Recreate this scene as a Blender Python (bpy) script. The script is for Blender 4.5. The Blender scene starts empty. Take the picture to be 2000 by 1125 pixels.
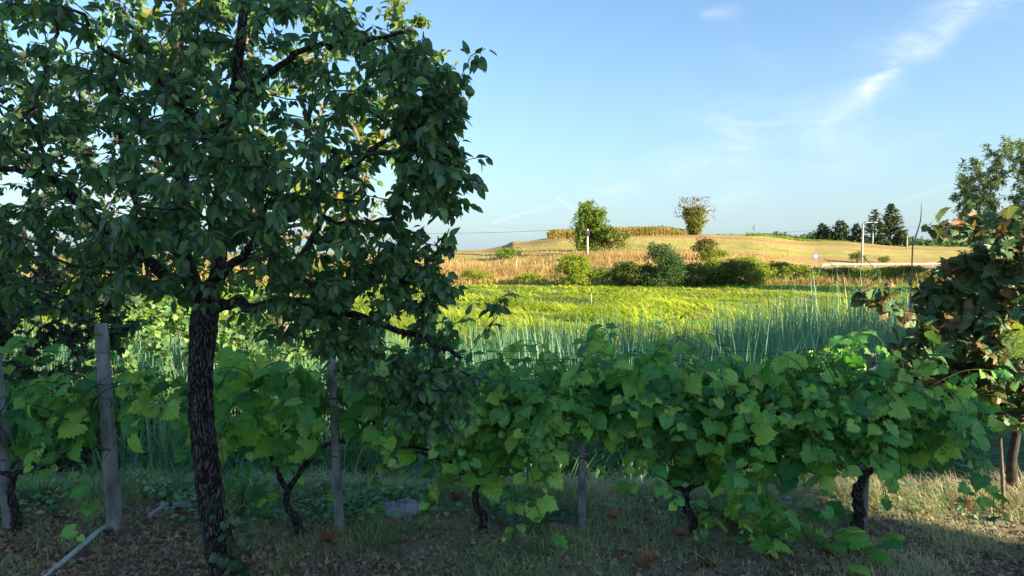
import bpy, math, random
import numpy as np
from mathutils import Vector, Matrix
random.seed(7)
RNG = np.random.default_rng(11)
S = bpy.context.scene
COL = S.collection

# ---------------------------------------------------------------- camera
F = 1303.0                      # focal length in photo pixels (2000 wide)
EYE = 2.0
PITCH = math.atan((562.5 - 484.0) / F)
cam_d = bpy.data.cameras.new('camera'); cam = bpy.data.objects.new('camera', cam_d); COL.objects.link(cam)
cam.location = (0, 0, EYE); cam.rotation_euler = (math.pi / 2 - PITCH, 0, 0)
cam_d.sensor_width = 36.0; cam_d.lens = 36.0 * F / 2000.0
cam_d.clip_start = 0.05; cam_d.clip_end = 20000
S.camera = cam
S.render.resolution_x = 1024; S.render.resolution_y = 576

# ---------------------------------------------------------------- light
SUN_AZ = math.radians(124.0)    # clockwise from +Y (view direction)
SUN_EL = math.radians(16.0)
sun_d = bpy.data.lights.new('sun', 'SUN'); sun_d.energy = 4.2; sun_d.angle = math.radians(0.5)
sun_d.color = (1.0, 0.86, 0.62)
sun = bpy.data.objects.new('sun', sun_d); COL.objects.link(sun)
SD = Vector((math.sin(SUN_AZ) * math.cos(SUN_EL), math.cos(SUN_AZ) * math.cos(SUN_EL), math.sin(SUN_EL)))
sun.rotation_euler = SD.to_track_quat('Z', 'Y').to_euler(); sun.location = (0, 0, 60)

S.view_settings.view_transform = 'Standard'; S.view_settings.look = 'None'
S.view_settings.gamma = 1.0; S.view_settings.use_curve_mapping = False
S.view_settings.exposure = 1.95
S.cycles.max_bounces = 7; S.cycles.diffuse_bounces = 4; S.cycles.glossy_bounces = 2
S.cycles.transmission_bounces = 4; S.cycles.transparent_max_bounces = 4
S.cycles.use_denoising = True


def ray(px, py):
    a = (px - 1000.0) / F; b = (562.5 - py) / F
    return a, math.cos(PITCH) + math.sin(PITCH) * b, -math.sin(PITCH) + math.cos(PITCH) * b


def P(px, py, Y):
    r = ray(px, py); k = Y / r[1]
    return np.array((r[0] * k, Y, EYE + r[2] * k))


def project(p):
    p = np.atleast_2d(p); c, s = math.cos(PITCH), math.sin(PITCH)
    dz = p[:, 2] - EYE
    fw = p[:, 1] * c - dz * s; up = p[:, 1] * s + dz * c
    fw = np.where(fw < .05, .05, fw)
    return 1000 + F * p[:, 0] / fw, 562.5 - F * up / fw, fw


W = bpy.data.worlds.new('World'); S.world = W; W.use_nodes = True
nt = W.node_tree; nt.nodes.clear()


class NG:
    """small helper for building shader node graphs"""
    def __init__(self, tree): self.t = tree
    def n(self, typ, **kw):
        node = self.t.nodes.new(typ)
        for k, v in kw.items(): setattr(node, k, v)
        return node
    def l(self, a, b): self.t.links.new(a, b)
    def put(self, sock, v):
        if isinstance(v, bpy.types.NodeSocket): self.l(v, sock)
        else: sock.default_value = v
    def m(self, op, a, b=0.0, c=0.0, clamp=False):
        k = self.n('ShaderNodeMath', operation=op, use_clamp=clamp)
        self.put(k.inputs[0], a); self.put(k.inputs[1], b); self.put(k.inputs[2], c)
        return k.outputs[0]
    def noise(self, vec, scale, detail=4, rough=.55, dist=0.0):
        k = self.n('ShaderNodeTexNoise'); self.l(vec, k.inputs['Vector'])
        k.inputs['Scale'].default_value = scale; k.inputs['Detail'].default_value = detail
        k.inputs['Roughness'].default_value = rough; k.inputs['Distortion'].default_value = dist
        return k.outputs['Fac']
    def ramp(self, fac, stops, interp='LINEAR'):
        k = self.n('ShaderNodeValToRGB'); self.l(fac, k.inputs[0]); cr = k.color_ramp; cr.interpolation = interp
        while len(cr.elements) < len(stops): cr.elements.new(0.5)
        for e, (p, c) in zip(cr.elements, stops):
            e.position = p; e.color = (*c, 1) if len(c) == 3 else c
        return k.outputs[0]
    def mix(self, f, a, b, mode='MIX'):
        k = self.n('ShaderNodeMix', data_type='RGBA', blend_type=mode)
        self.put(k.inputs[0], f); self.put(k.inputs[6], a if not isinstance(a, tuple) else (*a, 1)[:4])
        self.put(k.inputs[7], b if not isinstance(b, tuple) else (*b, 1)[:4])
        return k.outputs[2]
    def comb(self, x, y, z=0.0):
        k = self.n('ShaderNodeCombineXYZ'); self.put(k.inputs[0], x); self.put(k.inputs[1], y); self.put(k.inputs[2], z)
        return k.outputs[0]


g = NG(nt)
sky = g.n('ShaderNodeTexSky', sky_type='NISHITA'); sky.sun_disc = False
sky.sun_elevation = SUN_EL; sky.sun_rotation = SUN_AZ
sky.altitude = 100; sky.air_density = 1.0; sky.dust_density = 0.5; sky.ozone_density = 2.2
tc = g.n('ShaderNodeTexCoord'); sx = g.n('ShaderNodeSeparateXYZ'); g.l(tc.outputs['Generated'], sx.inputs[0])
# thin high cloud laid out on the sky by direction (azimuth, height), as a real cirrus layer would be
ysafe = g.m('MAXIMUM', sx.outputs[1], 0.12)
U = g.m('DIVIDE', sx.outputs[0], ysafe); V = g.m('DIVIDE', sx.outputs[2], ysafe)
uv = g.comb(U, V)
wn = g.n('ShaderNodeTexNoise'); g.l(uv, wn.inputs['Vector']); wn.inputs['Scale'].default_value = 5.0; wn.inputs['Detail'].default_value = 5
wsub = g.n('ShaderNodeVectorMath', operation='SUBTRACT'); g.l(wn.outputs['Color'], wsub.inputs[0]); wsub.inputs[1].default_value = (.5, .5, .5)
wsc = g.n('ShaderNodeVectorMath', operation='SCALE'); g.l(wsub.outputs[0], wsc.inputs[0]); wsc.inputs['Scale'].default_value = .10
wad = g.n('ShaderNodeVectorMath', operation='ADD'); g.l(uv, wad.inputs[0]); g.l(wsc.outputs[0], wad.inputs[1])


def uvp(px, py):
    r = ray(px, py); return r[0] / r[1], r[2] / r[1]


def streak(a, b, width, k, warped=True):
    (ax, ay), (bx, by) = uvp(*a), uvp(*b)
    L = math.hypot(bx - ax, by - ay); dx, dy = (bx - ax) / L, (by - ay) / L
    src = wad.outputs[0] if warped else uv
    sp = g.n('ShaderNodeSeparateXYZ'); g.l(src, sp.inputs[0])
    u = g.m('SUBTRACT', sp.outputs[0], ax); v = g.m('SUBTRACT', sp.outputs[1], ay)
    al = g.m('ADD', g.m('MULTIPLY', u, dx), g.m('MULTIPLY', v, dy))
    pe = g.m('ABSOLUTE', g.m('SUBTRACT', g.m('MULTIPLY', u, dy), g.m('MULTIPLY', v, dx)))
    over = g.m('MAXIMUM', g.m('MAXIMUM', g.m('SUBTRACT', al, L), g.m('MULTIPLY', al, -1.0)), 0.0)
    d = g.m('SQRT', g.m('ADD', g.m('MULTIPLY', pe, pe), g.m('MULTIPLY', g.m('MULTIPLY', over, over), .4)))
    f = g.m('SUBTRACT', 1.0, g.m('DIVIDE', d, width), clamp=True)
    f = g.m('MULTIPLY', f, f)
    return g.m('MULTIPLY', f, k)


def addm(lst):
    r = lst[0]
    for q in lst[1:]: r = g.m('ADD', r, q)
    return r


wisps = addm([streak((1740, 95), (1905, 15), .06, 1.3), streak((1820, 85), (1900, 30), .03, .8),
              streak((1695, 178), (1725, 148), .026, 1.9), streak((1640, 240), (1800, 90), .05, .7),
              streak((1440, 250), (1640, 235), .10, .85), streak((1430, 270), (1450, 300), .07, .5),
              streak((1180, 352), (1420, 318), .045, .8), streak((1400, 395), (1460, 380), .05, .6),
              streak((1560, 330), (1850, 260), .05, .35), streak((1385, 20), (1430, 8), .022, .9),
              streak((1450, 70), (1520, 130), .05, .25), streak((1950, 5), (2100, -40), .05, .9)])
mp = g.n('ShaderNodeMapping'); g.l(wad.outputs[0], mp.inputs[0]); mp.inputs['Rotation'].default_value = (0, 0, -.62); mp.inputs['Scale'].default_value = (5.0, 17.0, 1)
fib = g.ramp(g.noise(mp.outputs[0], 1.6, 7, .62, .6), [(.33, (0, 0, 0)), (.72, (1, 1, 1))])
wisps = g.m('MULTIPLY', wisps, fib)
trails = addm([streak((965, 434), (1075, 401), .0055, .55, False), streak((1090, 388), (1138, 418), .0065, .65, False),
               streak((900, 437), (1120, 434), .004, .25, False), streak((940, 446), (1040, 458), .005, .35, False),
               streak((1730, 402), (1880, 355), .007, .28, False)])
back = g.m('GREATER_THAN', sx.outputs[1], .15)
mask = g.m('MULTIPLY', g.m('ADD', wisps, trails), back)
# soft milkiness towards the horizon, all the way round
low = g.m('POWER', g.m('SUBTRACT', 1.0, g.m('ABSOLUTE', sx.outputs[2]), clamp=True), 5.0)
tinted = g.mix(1.0, sky.outputs[0], (.68, .80, .88, 1), 'MULTIPLY')
hz = g.mix(g.m('MULTIPLY', low, .92), tinted, (1.60, 2.10, 2.40, 1))
skyc = g.mix(g.m('MULTIPLY', mask, .40, clamp=True), hz, (3.3, 3.6, 3.75, 1))
bg = g.n('ShaderNodeBackground'); g.l(skyc, bg.inputs[0]); bg.inputs[1].default_value = 0.087
wo = g.n('ShaderNodeOutputWorld'); g.l(bg.outputs[0], wo.inputs[0])


# ---------------------------------------------------------------- helpers
def tag(o, label=None, cat=None, group=None, kind=None):
    if label: o['label'] = label
    if cat: o['category'] = cat
    if group: o['group'] = group
    if kind: o['kind'] = kind
    return o


def empty(name, loc, label, cat, group=None):
    o = bpy.data.objects.new(name, None); COL.objects.link(o); o.location = loc; o.empty_display_size = .2
    return tag(o, label, cat, group)


RIB = {}


def raw_mesh(name, V, T, mat, tint=None, smooth=True, quads=False, rib=None):
    if rib is None: rib = RIB.get(id(V))
    V = np.asarray(V, np.float32).reshape(-1, 3); k = 4 if quads else 3
    T = np.asarray(T, np.int32).reshape(-1, k)
    me = bpy.data.meshes.new(name)
    me.vertices.add(len(V)); me.vertices.foreach_set('co', V.ravel())
    me.loops.add(T.size); me.loops.foreach_set('vertex_index', T.ravel())
    me.polygons.add(len(T)); me.polygons.foreach_set('loop_start', np.arange(0, T.size, k, dtype=np.int32))
    me.polygons.foreach_set('use_smooth', np.full(len(T), smooth))
    if tint is not None:
        a = me.attributes.new('tint', 'FLOAT', 'POINT'); a.data.foreach_set('value', np.asarray(tint, np.float32))
    if rib is not None:
        a = me.attributes.new('rib', 'FLOAT', 'POINT'); a.data.foreach_set('value', np.asarray(rib, np.float32))
    me.materials.append(mat); me.update(calc_edges=True)
    return me


def link(name, me, parent=None, origin=None, kind=None):
    o = bpy.data.objects.new(name, me); COL.objects.link(o)
    if parent is not None: o.parent = parent
    if kind: o['kind'] = kind
    return o


class MB:
    """collects triangles of one part in world space"""
    def __init__(self): self.V = []; self.T = []; self.t = []; self.n = 0
    def add(self, V, T, tint=0.5):
        V = np.asarray(V, float).reshape(-1, 3); T = np.asarray(T, int).reshape(-1, 3)
        self.V.append(V); self.T.append(T + self.n); self.n += len(V)
        self.t.append(np.full(len(V), tint) if np.isscalar(tint) else np.asarray(tint, float))
        return self
    def box(self, c, s, rz=0.0, bev=0.0, tint=.5, tilt=(0, 0)):
        x, y, z = [q / 2 for q in s]
        if bev <= 0:
            v = np.array([(a, b, d) for d in (-z, z) for b in (-y, y) for a in (-x, x)], float)
            f = [(0, 2, 3), (0, 3, 1), (4, 5, 7), (4, 7, 6), (0, 1, 5), (0, 5, 4), (2, 6, 7), (2, 7, 3), (0, 4, 6), (0, 6, 2), (1, 3, 7), (1, 7, 5)]
        else:
            ring = [(x - bev, -y), (x, -y + bev), (x, y - bev), (x - bev, y), (-x + bev, y), (-x, y - bev), (-x, -y + bev), (-x + bev, -y)]
            lv = [(-z, 1), (z - bev, 1), (z, 1 - bev / max(x, y) * 1.2)]
            v = []; f = []
            for zz, k in lv: v += [(a * k, b * k, zz) for a, b in ring]
            for r in range(2):
                for i in range(8):
                    a, b = r * 8 + i, r * 8 + (i + 1) % 8
                    f += [(a, b, b + 8), (a, b + 8, a + 8)]
            f += [(16, 16 + i, 17 + i) for i in range(1, 7)] + [(0, i + 1, i) for i in range(1, 7)]
            v = np.array(v, float)
        R = np.array(Matrix.Rotation(rz, 3, 'Z') @ Matrix.Rotation(tilt[0], 3, 'X') @ Matrix.Rotation(tilt[1], 3, 'Y'))
        return self.add(v @ R.T + np.array(c), f, tint)
    def tube(self, pts, rad, sides=6, tint=.5, bump=0.0, cap=True):
        pts = np.asarray(pts, float); n = len(pts)
        rad = np.full(n, rad) if np.isscalar(rad) else np.asarray(rad, float)
        tg = np.gradient(pts, axis=0); tg /= np.linalg.norm(tg, axis=1, keepdims=True) + 1e-9
        u = np.cross(tg[0], (0.31, 0.95, 0.1)); u /= np.linalg.norm(u) + 1e-9
        ang = np.arange(sides) * 2 * math.pi / sides; V = []
        for i in range(n):
            u = u - tg[i] * u.dot(tg[i]); u /= np.linalg.norm(u) + 1e-9; w = np.cross(tg[i], u)
            r = rad[i] * (1 + (RNG.normal(0, bump, sides) if bump else 0))
            V.append(pts[i] + (np.cos(ang) * r)[:, None] * u + (np.sin(ang) * r)[:, None] * w)
        V = np.concatenate(V)
        i = np.arange(n - 1)[:, None] * sides; j = np.arange(sides)[None]; k = (j + 1) % sides
        T = np.concatenate([np.stack([i + j, i + k, i + sides + k], -1).reshape(-1, 3), np.stack([i + j, i + sides + k, i + sides + j], -1).reshape(-1, 3)])
        if cap:
            V = np.vstack([V, pts[0], pts[-1]]); a, b = n * sides, n * sides + 1; q = (n - 1) * sides
            T = np.vstack([T, [(a, (s + 1) % sides, s) for s in range(sides)], [(b, q + s, q + (s + 1) % sides) for s in range(sides)]])
        return self.add(V, T, tint)
    def build(self, name, mat, parent=None, kind=None, smooth=True):
        V = np.concatenate(self.V)
        if parent is not None: V = V - np.array(parent.location)
        me = raw_mesh(name, V, np.concatenate(self.T), mat, np.concatenate(self.t), smooth)
        return link(name, me, parent, kind=kind)


def frames(axis, normal):
    """rows of bases: columns x (width), y (axis), z (normal)"""
    a = axis / (np.linalg.norm(axis, axis=1, keepdims=True) + 1e-9)
    n = normal - a * np.sum(a * normal, 1, keepdims=True); n /= np.linalg.norm(n, axis=1, keepdims=True) + 1e-9
    return np.stack([np.cross(a, n), a, n], -1)


def scatter(tpl, pos, B, size, tint, name, mat, parent=None, kind=None, smooth=True):
    """one mesh of many copies of a small template"""
    V, T = tpl; N = len(pos)
    if N == 0: return None
    size = np.asarray(size, float)
    sc = size[:, None] * np.ones(3) if size.ndim == 1 else size
    out = np.einsum('nij,nkj->nki', B, V[None] * sc[:, None, :]) + pos[:, None, :]
    if parent is not None: out = out - np.array(parent.location)
    TT = (T[None] + (np.arange(N) * len(V))[:, None, None]).reshape(-1, 3)
    me = raw_mesh(name, out.reshape(-1, 3), TT, mat, np.repeat(tint, len(V)), smooth, rib=np.tile(RIB[id(V)], N) if id(V) in RIB else None)
    return link(name, me, parent, kind=kind)


def vnoise(x, y, s, seed=0):
    x = np.asarray(x, float) / s; y = np.asarray(y, float) / s
    xi = np.floor(x).astype(int); yi = np.floor(y).astype(int); fx = x - xi; fy = y - yi
    fx = fx * fx * (3 - 2 * fx); fy = fy * fy * (3 - 2 * fy)
    def h(a, b):
        v = np.sin(a * 127.1 + b * 311.7 + seed * 74.7) * 43758.5453
        return v - np.floor(v)
    return (h(xi, yi) * (1 - fx) + h(xi + 1, yi) * fx) * (1 - fy) + (h(xi, yi + 1) * (1 - fx) + h(xi + 1, yi + 1) * fx) * fy


def unit(n):
    v = RNG.normal(size=(n, 3)); return v / np.linalg.norm(v, axis=1, keepdims=True)


KEEP = []
# leaf templates (y = from stalk to tip, z = upper side)
def ovate(wid=.27, rows=((0, 0), (.13, .6), (.32, 1), (.56, .9), (.8, .5), (1, 0)), fold=.35, curl=.28, stalk=.35):
    V = []; 
    for t, w in rows:
        z = -curl * t * t
        V += [(-w * wid, t, z + fold * w * wid), (0, t, z), (w * wid, t, z + fold * w * wid)]
    T = []
    for r in range(len(rows) - 1):
        a = r * 3; b = a + 3
        for q in (0, 1):
            T += [(a + q, a + q + 1, b + q + 1), (a + q, b + q + 1, b + q)]
    V = [(x, y + stalk, z) for x, y, z in V]
    if stalk:
        k = len(V); V += [(-.012, 0, .02), (.012, 0, .02), (.01, stalk, 0), (-.01, stalk, 0)]; T += [(k, k + 1, k + 2), (k, k + 2, k + 3)]
    V = np.array(V, float); R = np.zeros(len(V)); R[1:len(rows) * 3:3] = 1; R[len(rows) * 3:] = 1; RIB[id(V)] = R; KEEP.append(V)
    return V, np.array(T)


def lobed(pts, cup=.30, stalk=.45, fold=.10, seed=0, teeth=.03):
    r = np.random.default_rng(seed)
    half = [pts[0]]
    for a, b in zip(pts[:-1], pts[1:]):
        m = ((a[0] + b[0]) / 2 * (1 - teeth * 2), (a[1] + b[1]) / 2 - teeth)
        half += [m, b]
    full = half + [(-x, y) for x, y in half[-2::-1]]
    V = [(0, .34, .0), (0, 0, 0)]
    for i, (x, y) in enumerate(full):
        d = math.hypot(x, y - .34)
        V.append((x + r.normal(0, .012), y + r.normal(0, .012), -cup * d * d + (fold if i % 2 else -fold * .3) * d * .6 + fold * abs(x)))
    T = []
    for i in range(len(full) - 1): T.append((0, 2 + i, 3 + i))
    T += [(1, 2, 0), (0, len(V) - 1, 1)]
    V = [(x, y + stalk, z) for x, y, z in V]
    k = len(V); V += [(-.014, 0, .03), (.014, 0, .03), (.012, stalk, 0), (-.012, stalk, 0)]; T += [(k, k + 1, k + 2), (k, k + 2, k + 3)]
    V = np.array(V, float); R = np.zeros(len(V)); R[0] = R[1] = 1; R[2:k][0::4] = 1; R[k:] = 1; RIB[id(V)] = R; KEEP.append(V)
    return V, np.array(T)


PEAR_LEAF = [ovate(.26, curl=.30), ovate(.30, curl=.12, fold=.5), ovate(.23, curl=.45, fold=.25), ovate(.27, curl=-.1, fold=.6)]
VINE_PTS = [(.05, .02), (.16, -.22), (.38, -.20), (.52, -.02), (.50, .16), (.63, .42), (.46, .50), (.38, .72), (.19, .82), (0, 1.08)]
VINE_PTS2 = [(.05, .02), (.2, -.18), (.43, -.14), (.54, .07), (.53, .28), (.54, .49), (.43, .62), (.31, .80), (.14, .89), (0, 1.04)]
VINE_LEAF = [lobed(VINE_PTS, cup=.45, seed=1, teeth=.035), lobed(VINE_PTS, cup=.2, fold=.25, seed=2, teeth=.035), lobed(VINE_PTS2, cup=.65, fold=.15, seed=3), lobed(VINE_PTS2, cup=.35, fold=.25, seed=4, teeth=.035), lobed(VINE_PTS, cup=.9, fold=.2, seed=14)]
MAPLE_PTS = [(.04, .02), (.2, -.12), (.44, -.1), (.34, .1), (.62, .34), (.42, .42), (.5, .62), (.26, .6), (.16, .84), (0, 1.08)]
BROAD_LEAF = [lobed(VINE_PTS2, cup=.5, fold=.2, seed=5), lobed(MAPLE_PTS, cup=.6, fold=.25, seed=6), lobed(VINE_PTS2, cup=.9, fold=.1, seed=8)]
SMALL_LEAF = ovate(.30, rows=((0, 0), (.3, 1), (.7, .8), (1, 0)), curl=.2, stalk=.12)
# cheap leaf clump: 3 folded leaves
def clump_tpl(n=3, seed=0):
    r = np.random.default_rng(seed); V = []; T = []
    for i in range(n):
        a = r.normal(size=3); a /= np.linalg.norm(a); b = np.cross(a, r.normal(size=3)); b /= np.linalg.norm(b)
        o = r.normal(0, .3, 3); k = len(V)
        V += [o - a * .5, o + b * .22, o + a * .5, o - b * .22]; T += [(k, k + 1, k + 2), (k, k + 2, k + 3)]
    return np.array(V), np.array(T)
CLUMP = clump_tpl(4, 3)


# ---------------------------------------------------------------- materials
def new_mat(name):
    m = bpy.data.materials.new(name); m.use_nodes = True; m.node_tree.nodes.clear()
    q = NG(m.node_tree); out = q.n('ShaderNodeOutputMaterial')
    return m, q, out


def leaf_mat(name, stops, rough=.45, spec=.5, trans=.35, single=False, tsat=(1.15, 1.3, .55), back=None, vein=0.0):
    m, q, out = new_mat(name)
    if single: t = q.n('ShaderNodeObjectInfo').outputs['Random']
    else: t = q.n('ShaderNodeAttribute', attribute_name='tint').outputs['Fac']
    geo = q.n('ShaderNodeNewGeometry')
    nz = q.noise(geo.outputs['Position'], 38.0, 3, .6)
    t2 = q.m('ADD', t, q.m('MULTIPLY', q.m('SUBTRACT', nz, .5), .22), clamp=True)
    c = q.ramp(t2, stops)
    if back:
        c = q.mix(q.m('MULTIPLY', geo.outputs['Backfacing'], .75), c, back)
    if vein:
        rb = q.n('ShaderNodeAttribute', attribute_name='rib').outputs['Fac']
        c = q.mix(q.m('MULTIPLY', q.m('SUBTRACT', rb, .86, clamp=True), 3.2 * vein, clamp=True), c, (.26, .42, .16, 1))
        spot = q.ramp(q.noise(geo.outputs['Position'], 90.0, 2, .5), [(.66, (0, 0, 0)), (.74, (1, 1, 1))])
        c = q.mix(q.m('MULTIPLY', spot, .35), c, (.16, .12, .05, 1))
    b = q.n('ShaderNodeBsdfPrincipled'); q.l(c, b.inputs['Base Color'])
    if vein:
        bp = q.n('ShaderNodeBump'); bp.inputs['Strength'].default_value = .35; bp.inputs['Distance'].default_value = .006
        q.l(q.noise(geo.outputs['Position'], 60.0, 3, .6), bp.inputs['Height']); q.l(bp.outputs[0], b.inputs['Normal'])
    b.inputs['Roughness'].default_value = rough; b.inputs['Specular IOR Level'].default_value = spec
    tr = q.n('ShaderNodeBsdfTranslucent'); q.l(q.mix(1.0, c, (*tsat, 1), 'MULTIPLY'), tr.inputs[0])
    mx = q.n('ShaderNodeMixShader'); mx.inputs[0].default_value = trans
    q.l(b.outputs[0], mx.inputs[1]); q.l(tr.outputs[0], mx.inputs[2]); q.l(mx.outputs[0], out.inputs[0])
    return m


def solid_mat(name, stops, scale=8.0, rough=.8, bump=.3, bscale=40., stretch=(1, 1, 1), spec=.3, metal=0.0, detail=5):
    m, q, out = new_mat(name)
    co = q.n('ShaderNodeTexCoord'); mpn = q.n('ShaderNodeMapping'); q.l(co.outputs['Object'], mpn.inputs[0]); mpn.inputs['Scale'].default_value = stretch
    c = q.ramp(q.noise(mpn.outputs[0], scale, detail, .6), stops)
    b = q.n('ShaderNodeBsdfPrincipled'); q.l(c, b.inputs['Base Color']); b.inputs['Roughness'].default_value = rough
    b.inputs['Specular IOR Level'].default_value = spec; b.inputs['Metallic'].default_value = metal
    bp = q.n('ShaderNodeBump'); bp.inputs['Strength'].default_value = bump; bp.inputs['Distance'].default_value = .02
    q.l(q.noise(mpn.outputs[0], bscale, 5, .65), bp.inputs['Height']); q.l(bp.outputs[0], b.inputs['Normal'])
    q.l(b.outputs[0], out.inputs[0]); return m


def pair(name, stops, **k):
    return leaf_mat(name, stops, **k), leaf_mat(name + ' single', stops, single=True, **k)


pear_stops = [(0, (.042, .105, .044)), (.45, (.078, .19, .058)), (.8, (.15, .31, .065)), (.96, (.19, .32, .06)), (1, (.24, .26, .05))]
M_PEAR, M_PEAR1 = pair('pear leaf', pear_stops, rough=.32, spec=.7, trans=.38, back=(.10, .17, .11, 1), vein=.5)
M_VINE, M_VINE1 = pair('vine leaf', [(0, (.062, .21, .065)), (.30, (.14, .42, .09)), (.6, (.28, .58, .09)), (.95, (.46, .70, .11)), (1, (.30, .42, .08))], rough=.42, spec=.6, trans=.42, back=(.11, .26, .11, 1), vein=1.0)
M_BROAD, M_BROAD1 = pair('autumn leaf', [(0, (.06, .14, .06)), (.55, (.13, .23, .08)), (.72, (.19, .19, .07)), (.86, (.26, .15, .07)), (.85, (.24, .085, .045)), (1, (.30, .21, .05))], rough=.5, trans=.28, back=(.14, .14, .08, 1), vein=.6)
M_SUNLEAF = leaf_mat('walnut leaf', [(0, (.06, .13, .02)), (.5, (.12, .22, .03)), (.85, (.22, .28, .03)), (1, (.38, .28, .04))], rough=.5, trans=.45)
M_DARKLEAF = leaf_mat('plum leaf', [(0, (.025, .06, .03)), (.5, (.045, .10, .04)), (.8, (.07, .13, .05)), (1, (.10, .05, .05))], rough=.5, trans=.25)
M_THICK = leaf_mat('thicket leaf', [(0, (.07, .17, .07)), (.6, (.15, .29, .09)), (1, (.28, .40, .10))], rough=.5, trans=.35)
M_DARK1 = leaf_mat('ivy leaf', [(0, (.04, .09, .05)), (1, (.09, .17, .08))], rough=.4, trans=.2, single=True, vein=.5)
M_REED = leaf_mat('reed blade', [(0, (.085, .23, .14)), (.5, (.14, .33, .19)), (.85, (.19, .34, .17)), (.95, (.36, .36, .15)), (1, (.42, .33, .18))], rough=.5, trans=.35, tsat=(1.2, 1.2, .6))
M_SEDGE = leaf_mat('sedge blade', [(0, (.26, .36, .03)), (.5, (.46, .54, .035)), (.85, (.58, .62, .05)), (1, (.58, .50, .14))], rough=.6, spec=.2, trans=.4)
M_LAWN = leaf_mat('lawn blade', [(0, (.12, .22, .09)), (.4, (.20, .34, .13)), (.6, (.36, .40, .19)), (.8, (.58, .50, .30)), (1, (.70, .60, .42))], rough=.7, spec=.2, trans=.25)
M_WEED = leaf_mat('weed leaf', [(0, (.10, .26, .14)), (.6, (.19, .40, .20)), (1, (.32, .50, .28))], rough=.55, trans=.3)
M_STRAW = leaf_mat('straw blade', [(0, (.30, .20, .075)), (.5, (.42, .29, .11)), (.85, (.52, .38, .15)), (1, (.30, .32, .07))], rough=.8, spec=.1, trans=.3, tsat=(1.1, 1, .7))
M_CORN = leaf_mat('ripe maize', [(0, (.22, .24, .06)), (.4, (.48, .36, .13)), (.9, (.60, .46, .18)), (1, (.30, .34, .08))], rough=.8, spec=.1, trans=.3)
M_LITTER = leaf_mat('fallen leaf', [(0, (.16, .11, .08)), (.4, (.33, .21, .15)), (.75, (.48, .33, .23)), (.93, (.44, .24, .14)), (1, (.48, .40, .22))], rough=.8, spec=.15, trans=.1)
M_LITTER1 = leaf_mat('fallen leaf single', [(0, (.20, .09, .05)), (.6, (.34, .15, .08)), (1, (.42, .22, .12))], rough=.8, spec=.15, trans=.1, single=True)
M_BARK = solid_mat('pear bark', [(.3, (.010, .008, .008)), (.55, (.028, .021, .019)), (.78, (.075, .062, .056))], scale=22, rough=.95, bump=1.0, bscale=30, stretch=(1, 1, .28), spec=.15)
m, q, out = new_mat('rough pear bark'); co = q.n('ShaderNodeTexCoord'); mpn = q.n('ShaderNodeMapping'); q.l(co.outputs['Object'], mpn.inputs[0]); mpn.inputs['Scale'].default_value = (1, 1, .20)
wv = q.n('ShaderNodeTexVoronoi', feature='DISTANCE_TO_EDGE'); wv.inputs['Scale'].default_value = 62
nn = q.n('ShaderNodeTexNoise'); q.l(mpn.outputs[0], nn.inputs['Vector']); nn.inputs['Scale'].default_value = 14; nn.inputs['Detail'].default_value = 4
va = q.n('ShaderNodeVectorMath', operation='SCALE'); q.l(nn.outputs['Color'], va.inputs[0]); va.inputs['Scale'].default_value = .16
vb = q.n('ShaderNodeVectorMath', operation='ADD'); q.l(mpn.outputs[0], vb.inputs[0]); q.l(va.outputs[0], vb.inputs[1]); q.l(vb.outputs[0], wv.inputs['Vector'])
ht = q.m('MULTIPLY', wv.outputs['Distance'], 5.0, clamp=True)
c = q.ramp(q.m('MULTIPLY', ht, q.m('ADD', q.noise(mpn.outputs[0], 60, 5, .7), .35)), [(.0, (.014, .011, .010)), (.3, (.030, .024, .022)), (.6, (.060, .050, .046)), (1, (.15, .135, .125))])
b = q.n('ShaderNodeBsdfPrincipled'); q.l(c, b.inputs[0]); b.inputs['Roughness'].default_value = .95; b.inputs['Specular IOR Level'].default_value = .15
bp = q.n('ShaderNodeBump'); bp.inputs['Strength'].default_value = 1; bp.inputs['Distance'].default_value = .015; q.l(q.m('ADD', ht, q.m('MULTIPLY', q.noise(mpn.outputs[0], 90, 4, .6), .5)), bp.inputs['Height']); q.l(bp.outputs[0], b.inputs['Normal']); q.l(b.outputs[0], out.inputs[0]); M_BARK = m
M_TWIG = solid_mat('twig bark', [(.3, (.02, .016, .014)), (.7, (.075, .06, .05))], scale=20, rough=.9)
M_RAIL = solid_mat('dull rail steel', [(.3, (.30, .27, .22)), (.7, (.40, .37, .30))], scale=3, rough=.6, bump=.05)
M_GREYBARK = solid_mat('grey bark', [(.3, (.10, .085, .065)), (.7, (.25, .21, .17))], scale=20, rough=.9)
M_CANE = solid_mat('vine cane', [(.3, (.045, .05, .02)), (.7, (.13, .12, .05))], scale=20, rough=.8)
M_CONC = solid_mat('weathered concrete', [(.28, (.08, .08, .07)), (.42, (.19, .19, .18)), (.58, (.33, .33, .34)), (.75, (.48, .48, .49))], scale=11, rough=.9, bump=.9, bscale=60, stretch=(1, 1, .35), detail=9)
M_METAL = solid_mat('galvanised steel', [(.3, (.36, .35, .31)), (.7, (.48, .46, .41))], scale=3, rough=.5, bump=.05)
M_PIPE = solid_mat('grey white plastic', [(.3, (.38, .42, .40)), (.7, (.55, .58, .56))], scale=6, rough=.45, bump=.1)
M_WOODG = solid_mat('weathered timber', [(.3, (.28, .28, .29)), (.7, (.48, .48, .50))], scale=10, rough=.85, bump=.5, stretch=(1, 6, 6))
M_ASH = solid_mat('ash', [(.3, (.26, .26, .28)), (.55, (.45, .45, .48)), (.8, (.66, .66, .70))], scale=30, rough=1, bump=1, bscale=80)
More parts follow.
